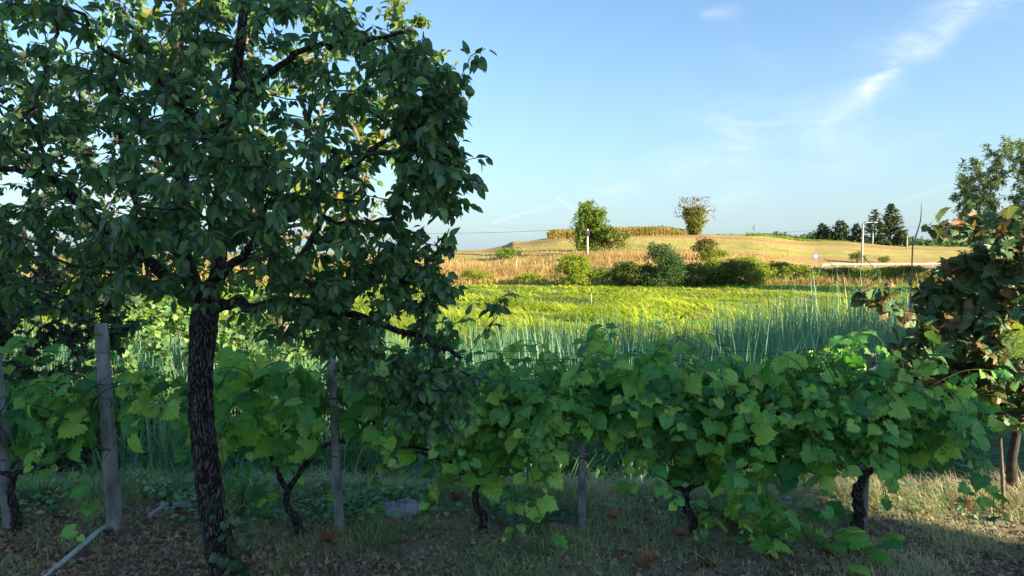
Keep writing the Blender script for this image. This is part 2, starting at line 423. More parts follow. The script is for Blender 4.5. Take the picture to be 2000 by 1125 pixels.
M_PFRUIT = leaf_mat('green pear skin', [(0, (.08, .14, .04)), (.6, (.15, .21, .06)), (1, (.24, .26, .08))], rough=.4, trans=.02, single=True)
M_PROT = leaf_mat('rotten pear skin', [(0, (.14, .08, .04)), (.6, (.27, .17, .08)), (1, (.38, .27, .13))], rough=.6, trans=.02, single=True)
M_WALL = solid_mat('bright bounce plaster', [(.3, (.76, .74, .70)), (.7, (.84, .82, .78))], scale=2, rough=.9)  # wall tone of the added buildings, kept bright to bounce light into the shade
M_ROOF = solid_mat('clay tile', [(.3, (.20, .08, .05)), (.7, (.32, .14, .09))], scale=6, rough=.85)
M_GLASS = solid_mat('window glass', [(.3, (.02, .025, .03)), (.7, (.03, .035, .04))], scale=1, rough=.05, bump=0, spec=.8)


# ---------------------------------------------------------------- terrain
HC = np.array([-300, 500, 940, 1010, 1100, 1200, 1330, 1450, 1600, 1830, 2000, 2600], float)
HD = np.array([58, 75, 92, 110, 140, 170, 200, 400, 4300], float)
HP = np.array([   # photo row of the ground surface at each column (photo x) and distance
    [562, 546, 537, 528, 514, 502, 504, 508, 510],
    [562, 545, 534, 522, 505, 492, 496, 502, 506],
    [562, 544, 529, 514, 497, 484.5, 490, 498, 503],
    [562, 544, 526, 508, 490, 475, 482, 494, 500],
    [562, 544, 521, 501, 482, 466, 473, 490, 496],
    [562, 544, 519, 497, 475, 461, 465, 486, 490],
    [562, 544, 520, 499, 475, 457, 460, 482, 487],
    [562, 546, 523, 504, 479, 459, 460, 478, 487],
    [562, 548, 532, 519.5, 492, 473, 470, 474, 486],
    [562, 548, 534, 521, 500, 486, 483, 480, 486],
    [562, 548, 534, 522, 504, 491, 487, 482, 486],
    [562, 548, 536, 524, 508, 495, 489, 484, 486]], float)


def smooth(a, b, t):
    t = np.clip((t - a) / (b - a), 0, 1); return t * t * (3 - 2 * t)


def ground_z(x, y):
    x = np.asarray(x, float); y = np.asarray(y, float)
    yy = np.maximum(y, 1.0)
    z = -1.3 * smooth(5.25, 7.6, y + .25 * (vnoise(x, y, 1.3, 4) - .5)) - .2 * smooth(20, 75, y)
    z += .05 * (vnoise(x, y, .55, 1) - .5) * smooth(-20, 2, y) + .045 * (vnoise(x, y, .15, 2) - .5)
    z += smooth(8, 13, y) * (.30 * (vnoise(x, y, 2.6, 3) - .5) + .30 * smooth(12, 18, y) * (vnoise(x + .4 * y, y, 1.5, 7) - .5) * (1 - smooth(45, 75, y) * .6))
    # hillside
    col = np.clip(1000 + F * x / yy, HC[0], HC[-1])
    i = np.clip(np.searchsorted(HC, col) - 1, 0, len(HC) - 2); fc = (col - HC[i]) / (HC[i + 1] - HC[i]); fc = fc * fc * (3 - 2 * fc)
    dd = np.clip(yy, 58, 4300); j = np.clip(np.searchsorted(HD, dd) - 1, 0, len(HD) - 2)
    fd = (dd - HD[j]) / (HD[j + 1] - HD[j])
    hp = (HP[i, j] * (1 - fd) + HP[i, j + 1] * fd) * (1 - fc) + (HP[i + 1, j] * (1 - fd) + HP[i + 1, j + 1] * fd) * fc
    zh = EYE + (484 - hp) / F * dd
    zh = zh + .7 * (vnoise(x, y, 14, 5) - .5) * smooth(62, 90, y) + .25 * (vnoise(x, y, 4, 6) - .5) * smooth(60, 75, y)
    zh = zh + (.35 * smooth(-2, .5, x) * (1 - smooth(12, 40, x)) * (smooth(118, 120, y + .5 * x) + smooth(140, 142, y + .4 * x)) - .35 * smooth(100, 150, y) * (1 - smooth(12, 40, x)))
    w = smooth(50, 66, y)
    return z * (1 - w) + zh * w


def gz(x, y): return float(ground_z(np.array([x]), np.array([y]))[0])


def axis_pts(segs):
    out = []
    for a, b, n in segs: out += list(np.linspace(a, b, n, endpoint=False))
    return np.array(out)


xs = axis_pts([(-3000, -300, 12), (-300, -60, 40), (-60, -14, 60), (-14, -7, 40), (-7, 7, 190), (7, 14, 40), (14, 150, 110), (150, 300, 20), (300, 3001, 12)])
xs = np.append(xs, 3300.)
ys = axis_pts([(-120, -4, 14), (-4, 3.2, 20), (3.2, 9, 105), (9, 20, 55), (20, 75, 90), (75, 215, 130), (215, 600, 30), (600, 4000, 14)])
ys = np.append(ys, 4300.)
XX, YY = np.meshgrid(xs, ys); ZZ = ground_z(XX.ravel(), YY.ravel())
GV = np.stack([XX.ravel(), YY.ravel(), ZZ], -1); nx = len(xs)


def ground_strip(name, j0, j1, mat):
    V = GV[j0 * nx:(j1 + 1) * nx]; h = j1 - j0
    a = (np.arange(h)[:, None] * nx + np.arange(nx - 1)[None]).ravel()
    Q = np.stack([a, a + 1, a + nx + 1, a + nx], -1)
    me = raw_mesh(name, V, Q, mat, quads=True); o = link(name, me); o['kind'] = 'structure'; return o


m, q, out = new_mat('garden soil'); geo = q.n('ShaderNodeNewGeometry'); pos = geo.outputs['Position']
c1 = q.ramp(q.noise(pos, 9, 7, .7), [(.3, (.16, .105, .075)), (.5, (.36, .26, .175)), (.7, (.52, .42, .30))])
c2 = q.ramp(q.noise(pos, 14, 6, .7), [(.35, (.13, .14, .07)), (.65, (.36, .33, .20))])
c = q.mix(q.ramp(q.noise(pos, 1.1, 4, .6), [(.42, (0, 0, 0)), (.62, (1, 1, 1))]), c1, c2)
b = q.n('ShaderNodeBsdfPrincipled'); q.l(c, b.inputs[0]); b.inputs['Roughness'].default_value = .95
bp = q.n('ShaderNodeBump'); bp.inputs['Strength'].default_value = .9; bp.inputs['Distance'].default_value = .03
q.l(q.noise(pos, 45, 6, .7), bp.inputs['Height']); q.l(bp.outputs[0], b.inputs['Normal']); q.l(b.outputs[0], out.inputs[0]); M_SOIL = m
m, q, out = new_mat('marsh floor'); geo = q.n('ShaderNodeNewGeometry'); pos = geo.outputs['Position']
c = q.ramp(q.noise(pos, 2.5, 7, .7), [(.3, (.03, .05, .02)), (.5, (.06, .10, .025)), (.7, (.12, .17, .03))])
b = q.n('ShaderNodeBsdfPrincipled'); q.l(c, b.inputs[0]); b.inputs['Roughness'].default_value = .95; q.l(b.outputs[0], out.inputs[0]); M_MARSH = m
m, q, out = new_mat('hill field'); geo = q.n('ShaderNodeNewGeometry'); pos = geo.outputs['Position']
sp = q.n('ShaderNodeSeparateXYZ'); q.l(pos, sp.inputs[0])
yw = q.m('ADD', sp.outputs[1], q.m('MULTIPLY', q.m('SUBTRACT', q.noise(pos, .045, 4, .6), .5), 26.0))
yw = q.m('ADD', yw, q.m('MULTIPLY', sp.outputs[0], -.06))
band = q.ramp(q.m('DIVIDE', q.m('SUBTRACT', yw, 70.0), 120.0, clamp=True),
              [(0, (.44, .37, .12)), (.10, (.50, .36, .13)), (.34, (.52, .35, .14)), (.42, (.40, .28, .11)), (.46, (.44, .38, .12)), (.50, (.33, .36, .09)), (.56, (.50, .37, .14)), (.63, (.38, .38, .10)), (.68, (.50, .38, .15)), (.74, (.36, .23, .11)), (.82, (.42, .38, .12)), (1, (.36, .33, .11))])
fine = q.ramp(q.noise(pos, .9, 7, .72), [(.3, (.62, .58, .5)), (.7, (1.25, 1.2, 1.1))])
c = q.mix(1.0, band, fine, 'MULTIPLY')
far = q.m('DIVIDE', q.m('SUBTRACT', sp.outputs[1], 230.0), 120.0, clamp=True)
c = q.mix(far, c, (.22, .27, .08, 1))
b = q.n('ShaderNodeBsdfPrincipled'); q.l(c, b.inputs[0]); b.inputs['Roughness'].default_value = .95; b.inputs['Specular IOR Level'].default_value = .1; q.l(b.outputs[0], out.inputs[0]); M_HILL = m

j_a = int(np.argmin(abs(ys - 6.6))); j_b = int(np.argmin(abs(ys - 63)))
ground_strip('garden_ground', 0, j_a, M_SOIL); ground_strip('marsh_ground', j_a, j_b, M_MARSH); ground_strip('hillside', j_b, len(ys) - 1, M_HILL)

# road on the right foot of the hill
M_ROAD = solid_mat('pale asphalt', [(.3, (.20, .17, .14)), (.7, (.30, .25, .20))], scale=.8, rough=.95, bump=.1)
rp = [P(1480, 535, 96), P(1560, 528, 104), P(1640, 522, 108), P(1740, 520, 109), P(1860, 517, 112), P(2050, 514, 118), P(2400, 510, 130)]
rx = np.array([p[0] for p in rp]); ry = np.array([p[1] for p in rp]) - 3.2
tt = np.linspace(0, 1, 70); X = np.interp(tt, np.linspace(0, 1, len(rx)), rx); Y = np.interp(tt, np.linspace(0, 1, len(rx)), ry)
V = []; 
for k in range(7):
    w = -2.6 + 5.2 * k / 6; V.append(np.stack([X, Y + w, ground_z(X, Y + w) + .10], -1))
V = np.concatenate(V); Q = []
for k in range(6):
    a = k * 70 + np.arange(69); Q.append(np.stack([a, a + 1, a + 71, a + 70], -1))
o = link('road', raw_mesh('road', V, np.concatenate(Q), M_ROAD, quads=True)); o['kind'] = 'structure'


# ---------------------------------------------------------------- tree growing
def grow(nodes, par, tips, seg=.14, wander=.03, lift=0.0):
    """nodes/par: starting skeleton; every tip is joined to the nearest point of what has grown"""
    pos = list(map(np.array, nodes)); par = list(par); paths = []
    A = np.zeros((len(pos) + len(tips) * 14 + 200, 3)); A[:len(pos)] = pos; n = len(pos)
    order = np.argsort([np.min(np.linalg.norm(A[:n] - t, axis=1)) for t in tips])
    for k in order:
        t = tips[k]; d = np.linalg.norm(A[:n] - t, axis=1) + np.maximum(0, A[:n, 2] - t[2]) * .5
        i = int(np.argmin(d)); a = A[i]; L = np.linalg.norm(t - a)
        if L < .03: continue
        m = min(12, max(2, int(L / seg)))
        pd = a - A[par[i]] if par[i] >= 0 else t - a
        pd = pd / (np.linalg.norm(pd) + 1e-9); mid = a + pd * L * .35 + (t - a) * .25 + RNG.normal(0, wander, 3) + np.array((0, 0, lift * L))
        last = i; path = [i]
        for s in range(1, m + 1):
            u = s / m; p = (1 - u) ** 2 * a + 2 * u * (1 - u) * mid + u * u * t
            if s < m: p = p + RNG.normal(0, wander * .35, 3)
            if n >= len(A): A = np.vstack([A, np.zeros((500, 3))])
            A[n] = p; par.append(last); last = n; path.append(n); n += 1
        paths.append(path)
    A = A[:n]; cnt = np.zeros(n); kids = [[] for _ in range(n)]
    for i in range(n):
        if par[i] >= 0: kids[par[i]].append(i)
    for i in range(n - 1, -1, -1):
        if not kids[i]: cnt[i] += 1
        if par[i] >= 0: cnt[par[i]] += cnt[i]
    return A, par, kids, cnt, paths


def chains(A, par, kids, cnt, start):
    """tubes through the grown skeleton; start = number of skeleton nodes already drawn"""
    res = []
    for i in range(len(A)):
        if par[i] < 0: continue
        p = par[i]
        first = (p < start <= i) or (p >= start and kids[p] and i != max(kids[p], key=lambda c: cnt[c]))
        if i >= start and first:
            ch = [p, i]; c = i
            while kids[c]:
                c = max(kids[c], key=lambda c_: cnt[c_]); ch.append(c)
            res.append(ch)
    return res


def ellipsoid_pts(n, c, r, shell=.35):
    d = unit(n); k = RNG.uniform(shell, 1, n) ** (1 / 2.2)
    return np.array(c) + d * k[:, None] * np.array(r)


def twig_leaves(A, paths, per, size, spread=.9, droop=.5, reach=.3, twigs=None):
    pos, ax, nm = [], [], []
    for path in paths:
        p = A[path]; L = np.r_[0, np.cumsum(np.linalg.norm(np.diff(p, axis=0), axis=1))]
        n = RNG.integers(int(per * .7), int(per * 1.3) + 1)
        s = L[-1] - np.abs(RNG.uniform(0, min(reach, L[-1]), n)); s[0] = L[-1]
        pp = np.stack([np.interp(s, L, p[:, k]) for k in range(3)], -1)
        td = p[-1] - p[-2]; td /= np.linalg.norm(td) + 1e-9
        a = td * .45 + unit(n) * spread + np.array((0, 0, -droop))
        pos.append(pp); ax.append(a); nm.append(unit(n) * .75 + np.array((0, -.25, .75)))
    pos = np.concatenate(pos); ax = np.concatenate(ax); nm = np.concatenate(nm)
    return pos, frames(ax, nm), RNG.uniform(size * .65, size * 1.25, len(pos))


def place_leaves(root, pos, B, size, tpls, m_mass, m_single, n_single=300, name='leaf', cell=26, mass='foliage', tint=None, per_cell=2):
    """the n_single leaves that show largest are objects; the rest is one part"""
    N = len(pos); which = RNG.integers(0, len(tpls), N); tint = RNG.uniform(0, 1, N) if tint is None else tint
    px, py, d = project(pos); app = size * F / d
    inside = (px > -20) & (px < 2020) & (py > -20) & (py < 1145)
    occ = {}; chosen = []
    for i in np.argsort(d):
        if len(chosen) >= n_single: break
        if not inside[i]: continue
        k = (int(px[i] // cell), int(py[i] // cell))
        if occ.get(k, 0) >= per_cell: continue
        occ[k] = occ.get(k, 0) + 1; chosen.append(i)
    sel = np.zeros(N, bool); sel[chosen] = True
    loc0 = np.array(root.location)
    meshes = [raw_mesh(name, v, t, m_single) for v, t in tpls]
    for i in chosen:
        o = bpy.data.objects.new(name, meshes[which[i]]); COL.objects.link(o); o.parent = root
        M = np.eye(4); M[:3, :3] = B[i] * size[i]; M[:3, 3] = pos[i] - loc0; o.matrix_local = Matrix(M.tolist())
    V = []; T = []; tn = []; rb = []; n0 = 0
    for w, tpl in enumerate(tpls):
        k = (~sel) & (which == w)
        if not k.any(): continue
        out = np.einsum('nij,nkj->nki', B[k], tpl[0][None] * size[k][:, None, None]) + (pos[k] - loc0)[:, None, :]
        T.append((tpl[1][None] + (np.arange(k.sum()) * len(tpl[0]))[:, None, None]).reshape(-1, 3) + n0)
        V.append(out.reshape(-1, 3)); tn.append(np.repeat(tint[k], len(tpl[0]))); rb.append(np.tile(RIB.get(id(tpl[0]), np.zeros(len(tpl[0]))), k.sum())); n0 += len(V[-1])
    if V: link(mass, raw_mesh(mass, np.concatenate(V), np.concatenate(T), m_mass, np.concatenate(tn), rib=np.concatenate(rb)), root, kind='stuff')


# ---------------------------------------------------------------- unseen buildings, added behind the photographer to shade the garden
def shade_caster(loc, size, ridge, label, wing=False):
    L, D, Hh = size; x, y = loc
    root = empty('shade_house' if not wing else 'shade_barn', (x, y, 0), label, 'shade_caster' if not wing else 'shade_barn')
    MB().box((x, y, Hh / 2), (L, D, Hh)).build('wall', M_WALL, root, smooth=False)
    e = .5; V = [(x - L / 2 - e, y - D / 2 - e, Hh - .1), (x + L / 2 + e, y - D / 2 - e, Hh - .1), (x + L / 2 + e, y + D / 2 + e, Hh - .1), (x - L / 2 - e, y + D / 2 + e, Hh - .1), (x - L / 2 - e, y, ridge), (x + L / 2 + e, y, ridge)]
    T = [(0, 1, 5), (0, 5, 4), (2, 3, 4), (2, 4, 5), (0, 4, 3), (1, 2, 5), (0, 3, 2), (0, 2, 1)]
    rf = MB().add(V, T).build('roof', M_ROOF, root, smooth=False)
    n = int(L // 3.2)
    for k in range(n):
        cx = x - L / 2 + (k + .5) * L / n
        w = MB().box((cx, y + D / 2 + .02, 1.6), (1.1, .1, 1.2)).build('window', M_WOODG, root, smooth=False)
        MB().box((cx - .26, y + D / 2 + .08, 1.6), (.44, .02, 1.0)).box((cx + .26, y + D / 2 + .08, 1.6), (.44, .02, 1.0)).build('pane', M_GLASS, root, smooth=False)
    return root


shade_caster((17.78, -12.5), (9.56, 8.0, 7.2), 11.6, 'unseen gabled building behind the photographer, added to shade the garden')
shade_caster((41.6, -4.0), (34.0, 9.0, 6.2), 9.2, 'long unseen gabled building beside the garden, added to cast shade', wing=True)  # added caster; the gap between the two lets a strip of sun through

# ---------------------------------------------------------------- pear tree
root = empty('pear_tree', (-1.72, 3.75, 0), 'big pear tree with dark rough trunk and glossy drooping leaves', 'tree')
tr = [P(452, 1240, 3.72), P(440, 1125, 3.72), P(418, 1010, 3.72), P(402, 900, 3.74), P(392, 800, 3.75), P(392, 710, 3.76), P(398, 640, 3.77), P(402, 585, 3.78)]
def resample(pts, n):
    pts = np.asarray(pts, float); L = np.r_[0, np.cumsum(np.linalg.norm(np.diff(pts, axis=0), axis=1))]
    s = np.linspace(0, L[-1], n); out = np.stack([np.interp(s, L, pts[:, k]) for k in range(3)], -1)
    for _ in range(2): out[1:-1] = (out[:-2] + 2 * out[1:-1] + out[2:]) / 4
    return out
trp = resample(tr, 46); tr_r = np.interp(np.linspace(0, 1, 46), [0, .1, .3, .55, .8, .93, 1], [.110, .084, .076, .067, .064, .074, .066])
MB().tube(trp, tr_r, 26, bump=.045).build('trunk', M_BARK, root)
limb_px = [
    ([(402, 600, 3.77), (372, 540, 3.8), (352, 470, 3.85), (356, 380, 3.9), (350, 280, 3.95), (346, 180, 4.0), (348, 80, 4.05), (352, -60, 4.1)], .062, .026),
    ([(402, 600, 3.77), (428, 540, 3.72), (424, 440, 3.65), (430, 330, 3.6), (446, 210, 3.5), (470, 110, 3.45), (478, 0, 3.4), (470, -120, 3.4)], .056, .020),
    ([(405, 610, 3.76), (450, 588, 3.6), (505, 602, 3.45), (560, 588, 3.35), (640, 600, 3.3), (720, 630, 3.2), (820, 650, 3.15), (900, 700, 3.1)], .045, .012),
    ([(395, 600, 3.77), (345, 570, 3.6), (300, 510, 3.45), (240, 470, 3.3), (180, 425, 3.2), (120, 360, 3.1), (70, 335, 3.0), (-60, 330, 2.9)], .045, .012),
    ([(385, 560, 3.8), (310, 440, 3.95), (268, 400, 4.1), (245, 350, 4.2), (235, 260, 4.3), (200, 120, 4.4)], .038, .012),
    ([(400, 560, 3.77), (470, 500, 3.5), (560, 430, 3.3), (660, 340, 3.15), (760, 270, 3.0), (850, 240, 2.9)], .036, .009),
    ([(446, 210, 3.5), (520, 150, 3.35), (600, 90, 3.25), (700, 90, 3.1), (790, 62, 3.0)], .026, .008),
    ([(430, 330, 3.6), (380, 230, 3.2), (300, 150, 2.9), (190, 90, 2.75)], .024, .008),
    ([(372, 540, 3.8), (300, 560, 4.1), (220, 552, 4.3), (130, 556, 4.5), (0, 545, 4.6), (-120, 540, 4.7)], .034, .018),
]
nodes = [np.array(trp[-1])]; par = [-1]
for pl, r0, r1 in limb_px:
    pts = resample([P(*p) for p in pl], 26); pts[1:-1] += RNG.normal(0, .008, (24, 3))
    MB().tube(pts, np.linspace(r0 * .8, r1 * .85, 26) * RNG.uniform(.93, 1.07, 26), 10, bump=.05).build('limb', M_BARK, root)
    prev = 0
    for p in pts[2:]: nodes.append(p); par.append(prev); prev = len(nodes) - 1
n_skel = len(nodes)
tips = np.concatenate([
    ellipsoid_pts(400, (-1.15, 3.35, 2.45), (1.05, .85, .95)), ellipsoid_pts(230, (-.68, 3.3, 1.70), (.62, .5, .48), .1),
    ellipsoid_pts(300, (-2.6, 3.6, 2.6), (1.3, 1.0, .95)), ellipsoid_pts(230, (-1.9, 3.9, 3.3), (1.5, 1.2, .7)),
    ellipsoid_pts(110, (-2.9, 3.6, 2.0), (1.1, .8, .5), .1),
    ellipsoid_pts(80, (-.36, 3.2, 1.30), (.28, .25, .26), 0), ellipsoid_pts(75, (-.36, 2.95, 2.72), (.22, .3, .33), 0),
    ellipsoid_pts(50, (-.3, 2.9, 2.35), (.20, .3, .2), 0), ellipsoid_pts(90, (-1.05, 2.6, 2.2), (.5, .4, .35), 0)])
px, py, d = project(tips)
lim_y = np.array([-400, 0, 40, 90, 130, 200, 300, 370, 430, 520, 600, 680, 760, 850, 900, 1100])
lim_x = np.array([500, 690, 800, 850, 925, 925, 955, 925, 900, 905, 915, 935, 950, 930, 880, 200])
bot_x = np.array([-400, 0, 330, 430, 480, 600, 700, 860, 1000]); bot_y = np.array([600, 620, 600, 600, 640, 680, 760, 880, 900])
ok = (px < np.interp(py, lim_y, lim_x) - RNG.uniform(0, 40, len(px))) & (py < np.interp(px, bot_x, bot_y)) & (d > 2.1)
tips = tips[ok]
tips = np.vstack([tips, [P(948, 95, 2.9), P(990, 575, 3.0), P(965, 600, 3.0), P(950, 640, 3.05), P(920, 400, 3.0), P(1130, 690, 3.9), P(1060, 705, 3.7)]])
A, par2, kids, cnt, paths = grow(nodes, par, tips, seg=.10, wander=.035, lift=.10)
tw = MB()
for ch in chains(A, par2, kids, cnt, n_skel):
    r = .0021 * np.maximum(cnt[ch], 1) ** .52; r[0] = r[1]
    tw.tube(A[ch], r, 4, cap=False)
tw.build('twigs', M_TWIG, root, kind='stuff')
pos, B, size = twig_leaves(A, paths, 15, .057, spread=.75, droop=.65, reach=.36)
place_leaves(root, pos, B, size, PEAR_LEAF, M_PEAR, M_PEAR1, 300, cell=34, tint=np.clip(RNG.beta(1.5, 2.4, len(pos)) + .18 * smooth(2.4, 3.3, pos[:, 2]), 0, 1))  # tint rises with height: backlit glow of the upper crown put into leaf colour


# pears still hanging
def pear_mesh(name, mat, seed=0):
    r = np.random.default_rng(seed); prof = [(0, -.5), (.26, -.47), (.42, -.33), (.47, -.12), (.42, .08), (.27, .27), (.17, .4), (.11, .5), (0, .53)]
    n = 10; V = []; T = []
    for a, z in prof:
        for i in range(n):
            t = i * 2 * math.pi / n; V.append((a * math.cos(t) * (1 + r.normal(0, .02)), a * math.sin(t) * (1 + r.normal(0, .02)), z))
    for k in range(len(prof) - 1):
        for i in range(n):
            a, b_ = k * n + i, k * n + (i + 1) % n; T += [(a, b_, b_ + n), (a, b_ + n, a + n)]
    k = len(V); V += [(-.02, 0, .5), (.02, 0, .5), (.05, 0, .8), (.02, .02, .8)]; T += [(k, k + 1, k + 2), (k, k + 2, k + 3)]
    return raw_mesh(name, V, T, mat)


pm = pear_mesh('pear', M_PFRUIT, 1); pm_rot = pear_mesh('pear', M_PROT, 2)
loc0 = np.array(root.location)
for k, (a, b_, dd) in enumerate([(918, 178, 2.9), (402, 104, 2.9), (372, 104, 2.95), (468, 165, 3.1), (140, 270, 2.9), (905, 200, 2.9), (655, 75, 3.2)]):
    o = bpy.data.objects.new('hanging_pear', pm); COL.objects.link(o); o.parent = root
    o.location = P(a, b_, dd) - loc0; o.scale = (.045,) * 3

# ivy on the trunk
rootv = empty('ivy', tuple(P(450, 1140, 3.62)), 'small ivy climbing the lower right side of the pear trunk', 'ivy')
ip = []
for k in range(5):
    base = P(445 + 8 * k, 1170, 3.62); top = P(432 + 8 * k - 9 * (k % 2), 860 + 45 * k, 3.63)
    pts = resample([base, (base + top) / 2 + RNG.normal(0, .02, 3), top], 10)
    MB().tube(pts, .003, 4).build('stem', M_CANE, rootv); ip += list(pts)
ip = np.array(ip); ip = ip[RNG.random(len(ip)) < .6]; ip = np.repeat(ip, 4, 0) + RNG.normal(0, .034, (len(ip) * 4, 3)); ip = ip[RNG.random(len(ip)) < np.clip(1.5 - ip[:, 2] * 1.6, .15, 1)]; n = len(ip)
place_leaves(rootv, ip, frames(unit(n) * .6 + np.array((.2, -.2, -.4)), unit(n) * .5 + np.array((.3, -1, .3))), RNG.uniform(.02, .055, n), VINE_LEAF[2:], M_DARKLEAF, M_DARK1, 120)

# ---------------------------------------------------------------- trellis posts and wires
posts = [((18, 1035), (-8, 690), 4.62, .055, .055), ((226, 1048), (197, 632), 4.62, .082, .066), ((664, 1052), (646, 672), 4.62, .058, .050), ((1137, 1050), (1137, 676), 4.62, .052, .042), ((1681, 1032), (1703, 690), 4.72, .065, .045)]
plab = ['dark leaning concrete post at the far left edge of the vine row', 'wide pale concrete trellis post with a rounded stub left of the pear trunk',
        'grey concrete trellis post just right of the pear trunk', 'thin dark concrete post standing alone in the middle of the vines', 'concrete post leaning right beside a dark vine trunk near the autumn shrub']
for k, ((bx, by), (tx, ty), dd, w0, w1) in enumerate(posts):
    a = P(bx, by, dd); a[2] = gz(a[0], a[1]) - .05; t = P(tx, ty, dd + .02)
    r = empty('trellis_post', tuple(a), plab[k], 'post', 'concrete posts of the vine trellis')
    seg = np.array([a + (t - a) * u for u in np.linspace(0, 1, 12)]); V = []; T = []
    for i, p in enumerate(seg):
        w = (w0 + (w1 - w0) * i / 11) / 2; c = w * .25
        if i == 11: w *= .9
        V += [p + np.array(v) + RNG.normal(0, .0012, 3) for v in ((-w + c, -w, 0), (w - c, -w, 0), (w, -w + c, 0), (w, w - c, 0), (w - c, w, 0), (-w + c, w, 0), (-w, w - c, 0), (-w, -w + c, 0))]
    for i in range(11):
        for s in range(8):
            p0, p1 = i * 8 + s, i * 8 + (s + 1) % 8; T += [(p0, p1, p1 + 8), (p0, p1 + 8, p0 + 8)]
    T += [(88, 88 + s, 89 + s) for s in range(1, 7)]
    MB().add(V, T).build('shaft', M_CONC, r, smooth=False)
    for u in (.42, .72, .95):
        p = a + (t - a) * u + np.array((0, -w0 * .52, 0)); MB().tube([p + (-.03, 0, 0), p + (0, -.008, .004), p + (.03, 0, 0)], .003, 5).build('wire_tie', M_TWIG, r)
for z, lab in ((.58, 'lowest wire of the vine trellis, near the cordons'), (.95, 'middle wire of the vine trellis'), (1.27, 'top wire of the vine trellis, level with the post tops')):
    xsw = np.linspace(-5.5, 2.6, 60); pts = np.stack([xsw, 4.58 + 0 * xsw, z + .015 * np.cos(xsw * 4)], -1)
    o = MB().tube(pts, .0014, 4, cap=False).build('trellis_wire', M_TWIG); tag(o, lab, 'wire', 'wires of the vine trellis')


# ---------------------------------------------------------------- grapevines
def vine(bx, by, arms, x0, x1, nshoot, label, ztop=1.4, spread=.28, leaf=.115, hang=.5, trunk_r=.028, fwd=0.0, n_single=300, lit=0.0):
    base = P(bx, by, 4.6); base[2] = gz(base[0], base[1]) - .04
    root = empty('grapevine', tuple(base), label, 'grapevine', 'grapevines trained along the trellis')
    cr = P(*arms[0])
    pts = resample([base, base * .6 + cr * .4 + (.02, 0, 0), base * .3 + cr * .7 + (-.03, 0, 0), cr], 16); pts[1:-1] += RNG.normal(0, .006, (14, 3))
    MB().tube(pts, np.linspace(trunk_r * 1.15, trunk_r * .8, 16), 9, bump=.10).build('trunk', M_BARK, root)
    cord = []
    for arm in arms[1:]:
        pp = resample([cr] + [P(*a) for a in arm], 18); pp[1:-1] += RNG.normal(0, .005, (16, 3))
        MB().tube(pp, np.linspace(trunk_r * .75, .008, 18), 8, bump=.10).build('cordon', M_BARK, root); cord += list(pp[3:])
    cord = np.array(cord); can = MB(); LP = []; LA = []; LN = []; LS = []; LT = []
    for s in range(nshoot):
        sx_ = RNG.uniform(x0, x1); c = cord[np.argmin(np.abs(cord[:, 0] - sx_) + RNG.uniform(0, .1, len(cord)))]
        p = np.array((c[0] * .3 + sx_ * .7, c[1] + RNG.normal(0, .05), c[2] + RNG.uniform(-.05, .35))); v = np.array((RNG.normal(0, .35) + (sx_ - c[0]) * .4, RNG.normal(-.05 - fwd, .3), 1.0))
        toff = RNG.uniform(-.15, .22); top = ztop * RNG.uniform(.68, 1.05); Ls = RNG.uniform(.6, 1.5); n = int(Ls / .045); path = [c.copy(), p.copy()]
        for i in range(n):
            over = max(0, p[2] - (top - .25)) * 2.2
            v = v + np.array((RNG.normal(0, .12), RNG.normal(0, .1) + (4.58 - spread * .6 - p[1]) * .10, -.035 - over * (.35 + hang * .3)))
            v /= np.linalg.norm(v); p = p + v * .045; p[2] = max(p[2], .12)
            p[1] = np.clip(p[1], 3.95, 5.1)
            path.append(p.copy())
        path = np.array(path); can.tube(path, np.linspace(.0045, .0018, len(path)), 4, cap=False)
        for i in range(2, len(path)):
            if RNG.random() < .72:
                side = 1 if i % 2 else -1; frac = i / len(path)
                fr = -1 if (RNG.random() < .78) else 1
                LP.append(path[i]); LA.append((side * RNG.uniform(.1, 1.1), fr * RNG.uniform(.1, .8), -RNG.uniform(-.1, 1.1)))
                LN.append((RNG.normal(0, .75), fr * RNG.uniform(.1, .9), RNG.uniform(.3, 1.4)))
                sz = leaf * (1.15 - .75 * frac ** 2) * RNG.uniform(.45, 1.3); LS.append(sz); LT.append(np.clip(RNG.beta(1.3, 2.4) + toff + .35 * frac ** 3 + lit, 0, .97) if RNG.random() < .985 else 1.0)
    can.build('canes', M_CANE, root, kind='stuff')
    LP, LA, LN, LS, LT = map(np.array, (LP, LA, LN, LS, LT))
    lx, ly, _ = project(LP + LA / (np.linalg.norm(LA, axis=1, keepdims=True) + 1e-9) * LS[:, None] * .8); keep = np.ones(len(LP), bool)
    for (bx_, by_), (tx_, ty_), _, _, _ in posts:      # the row is kept clear in front of its posts
        u = (by_ - ly) / (by_ - ty_); cl = 30 if bx_ < 1000 else 34; lowp = u < (.97 if bx_ < 1000 else (.52 if bx_ < 1400 else .30))
        keep &= ~((np.abs(lx - (bx_ + (tx_ - bx_) * u)) < cl) & lowp & (LP[:, 1] < 4.66))
    LP, LA, LN, LS, LT = LP[keep], LA[keep], LN[keep], LS[keep], LT[keep]
    place_leaves(root, LP, frames(LA, LN), LS, VINE_LEAF, M_VINE, M_VINE1, n_single, cell=30, tint=LT)


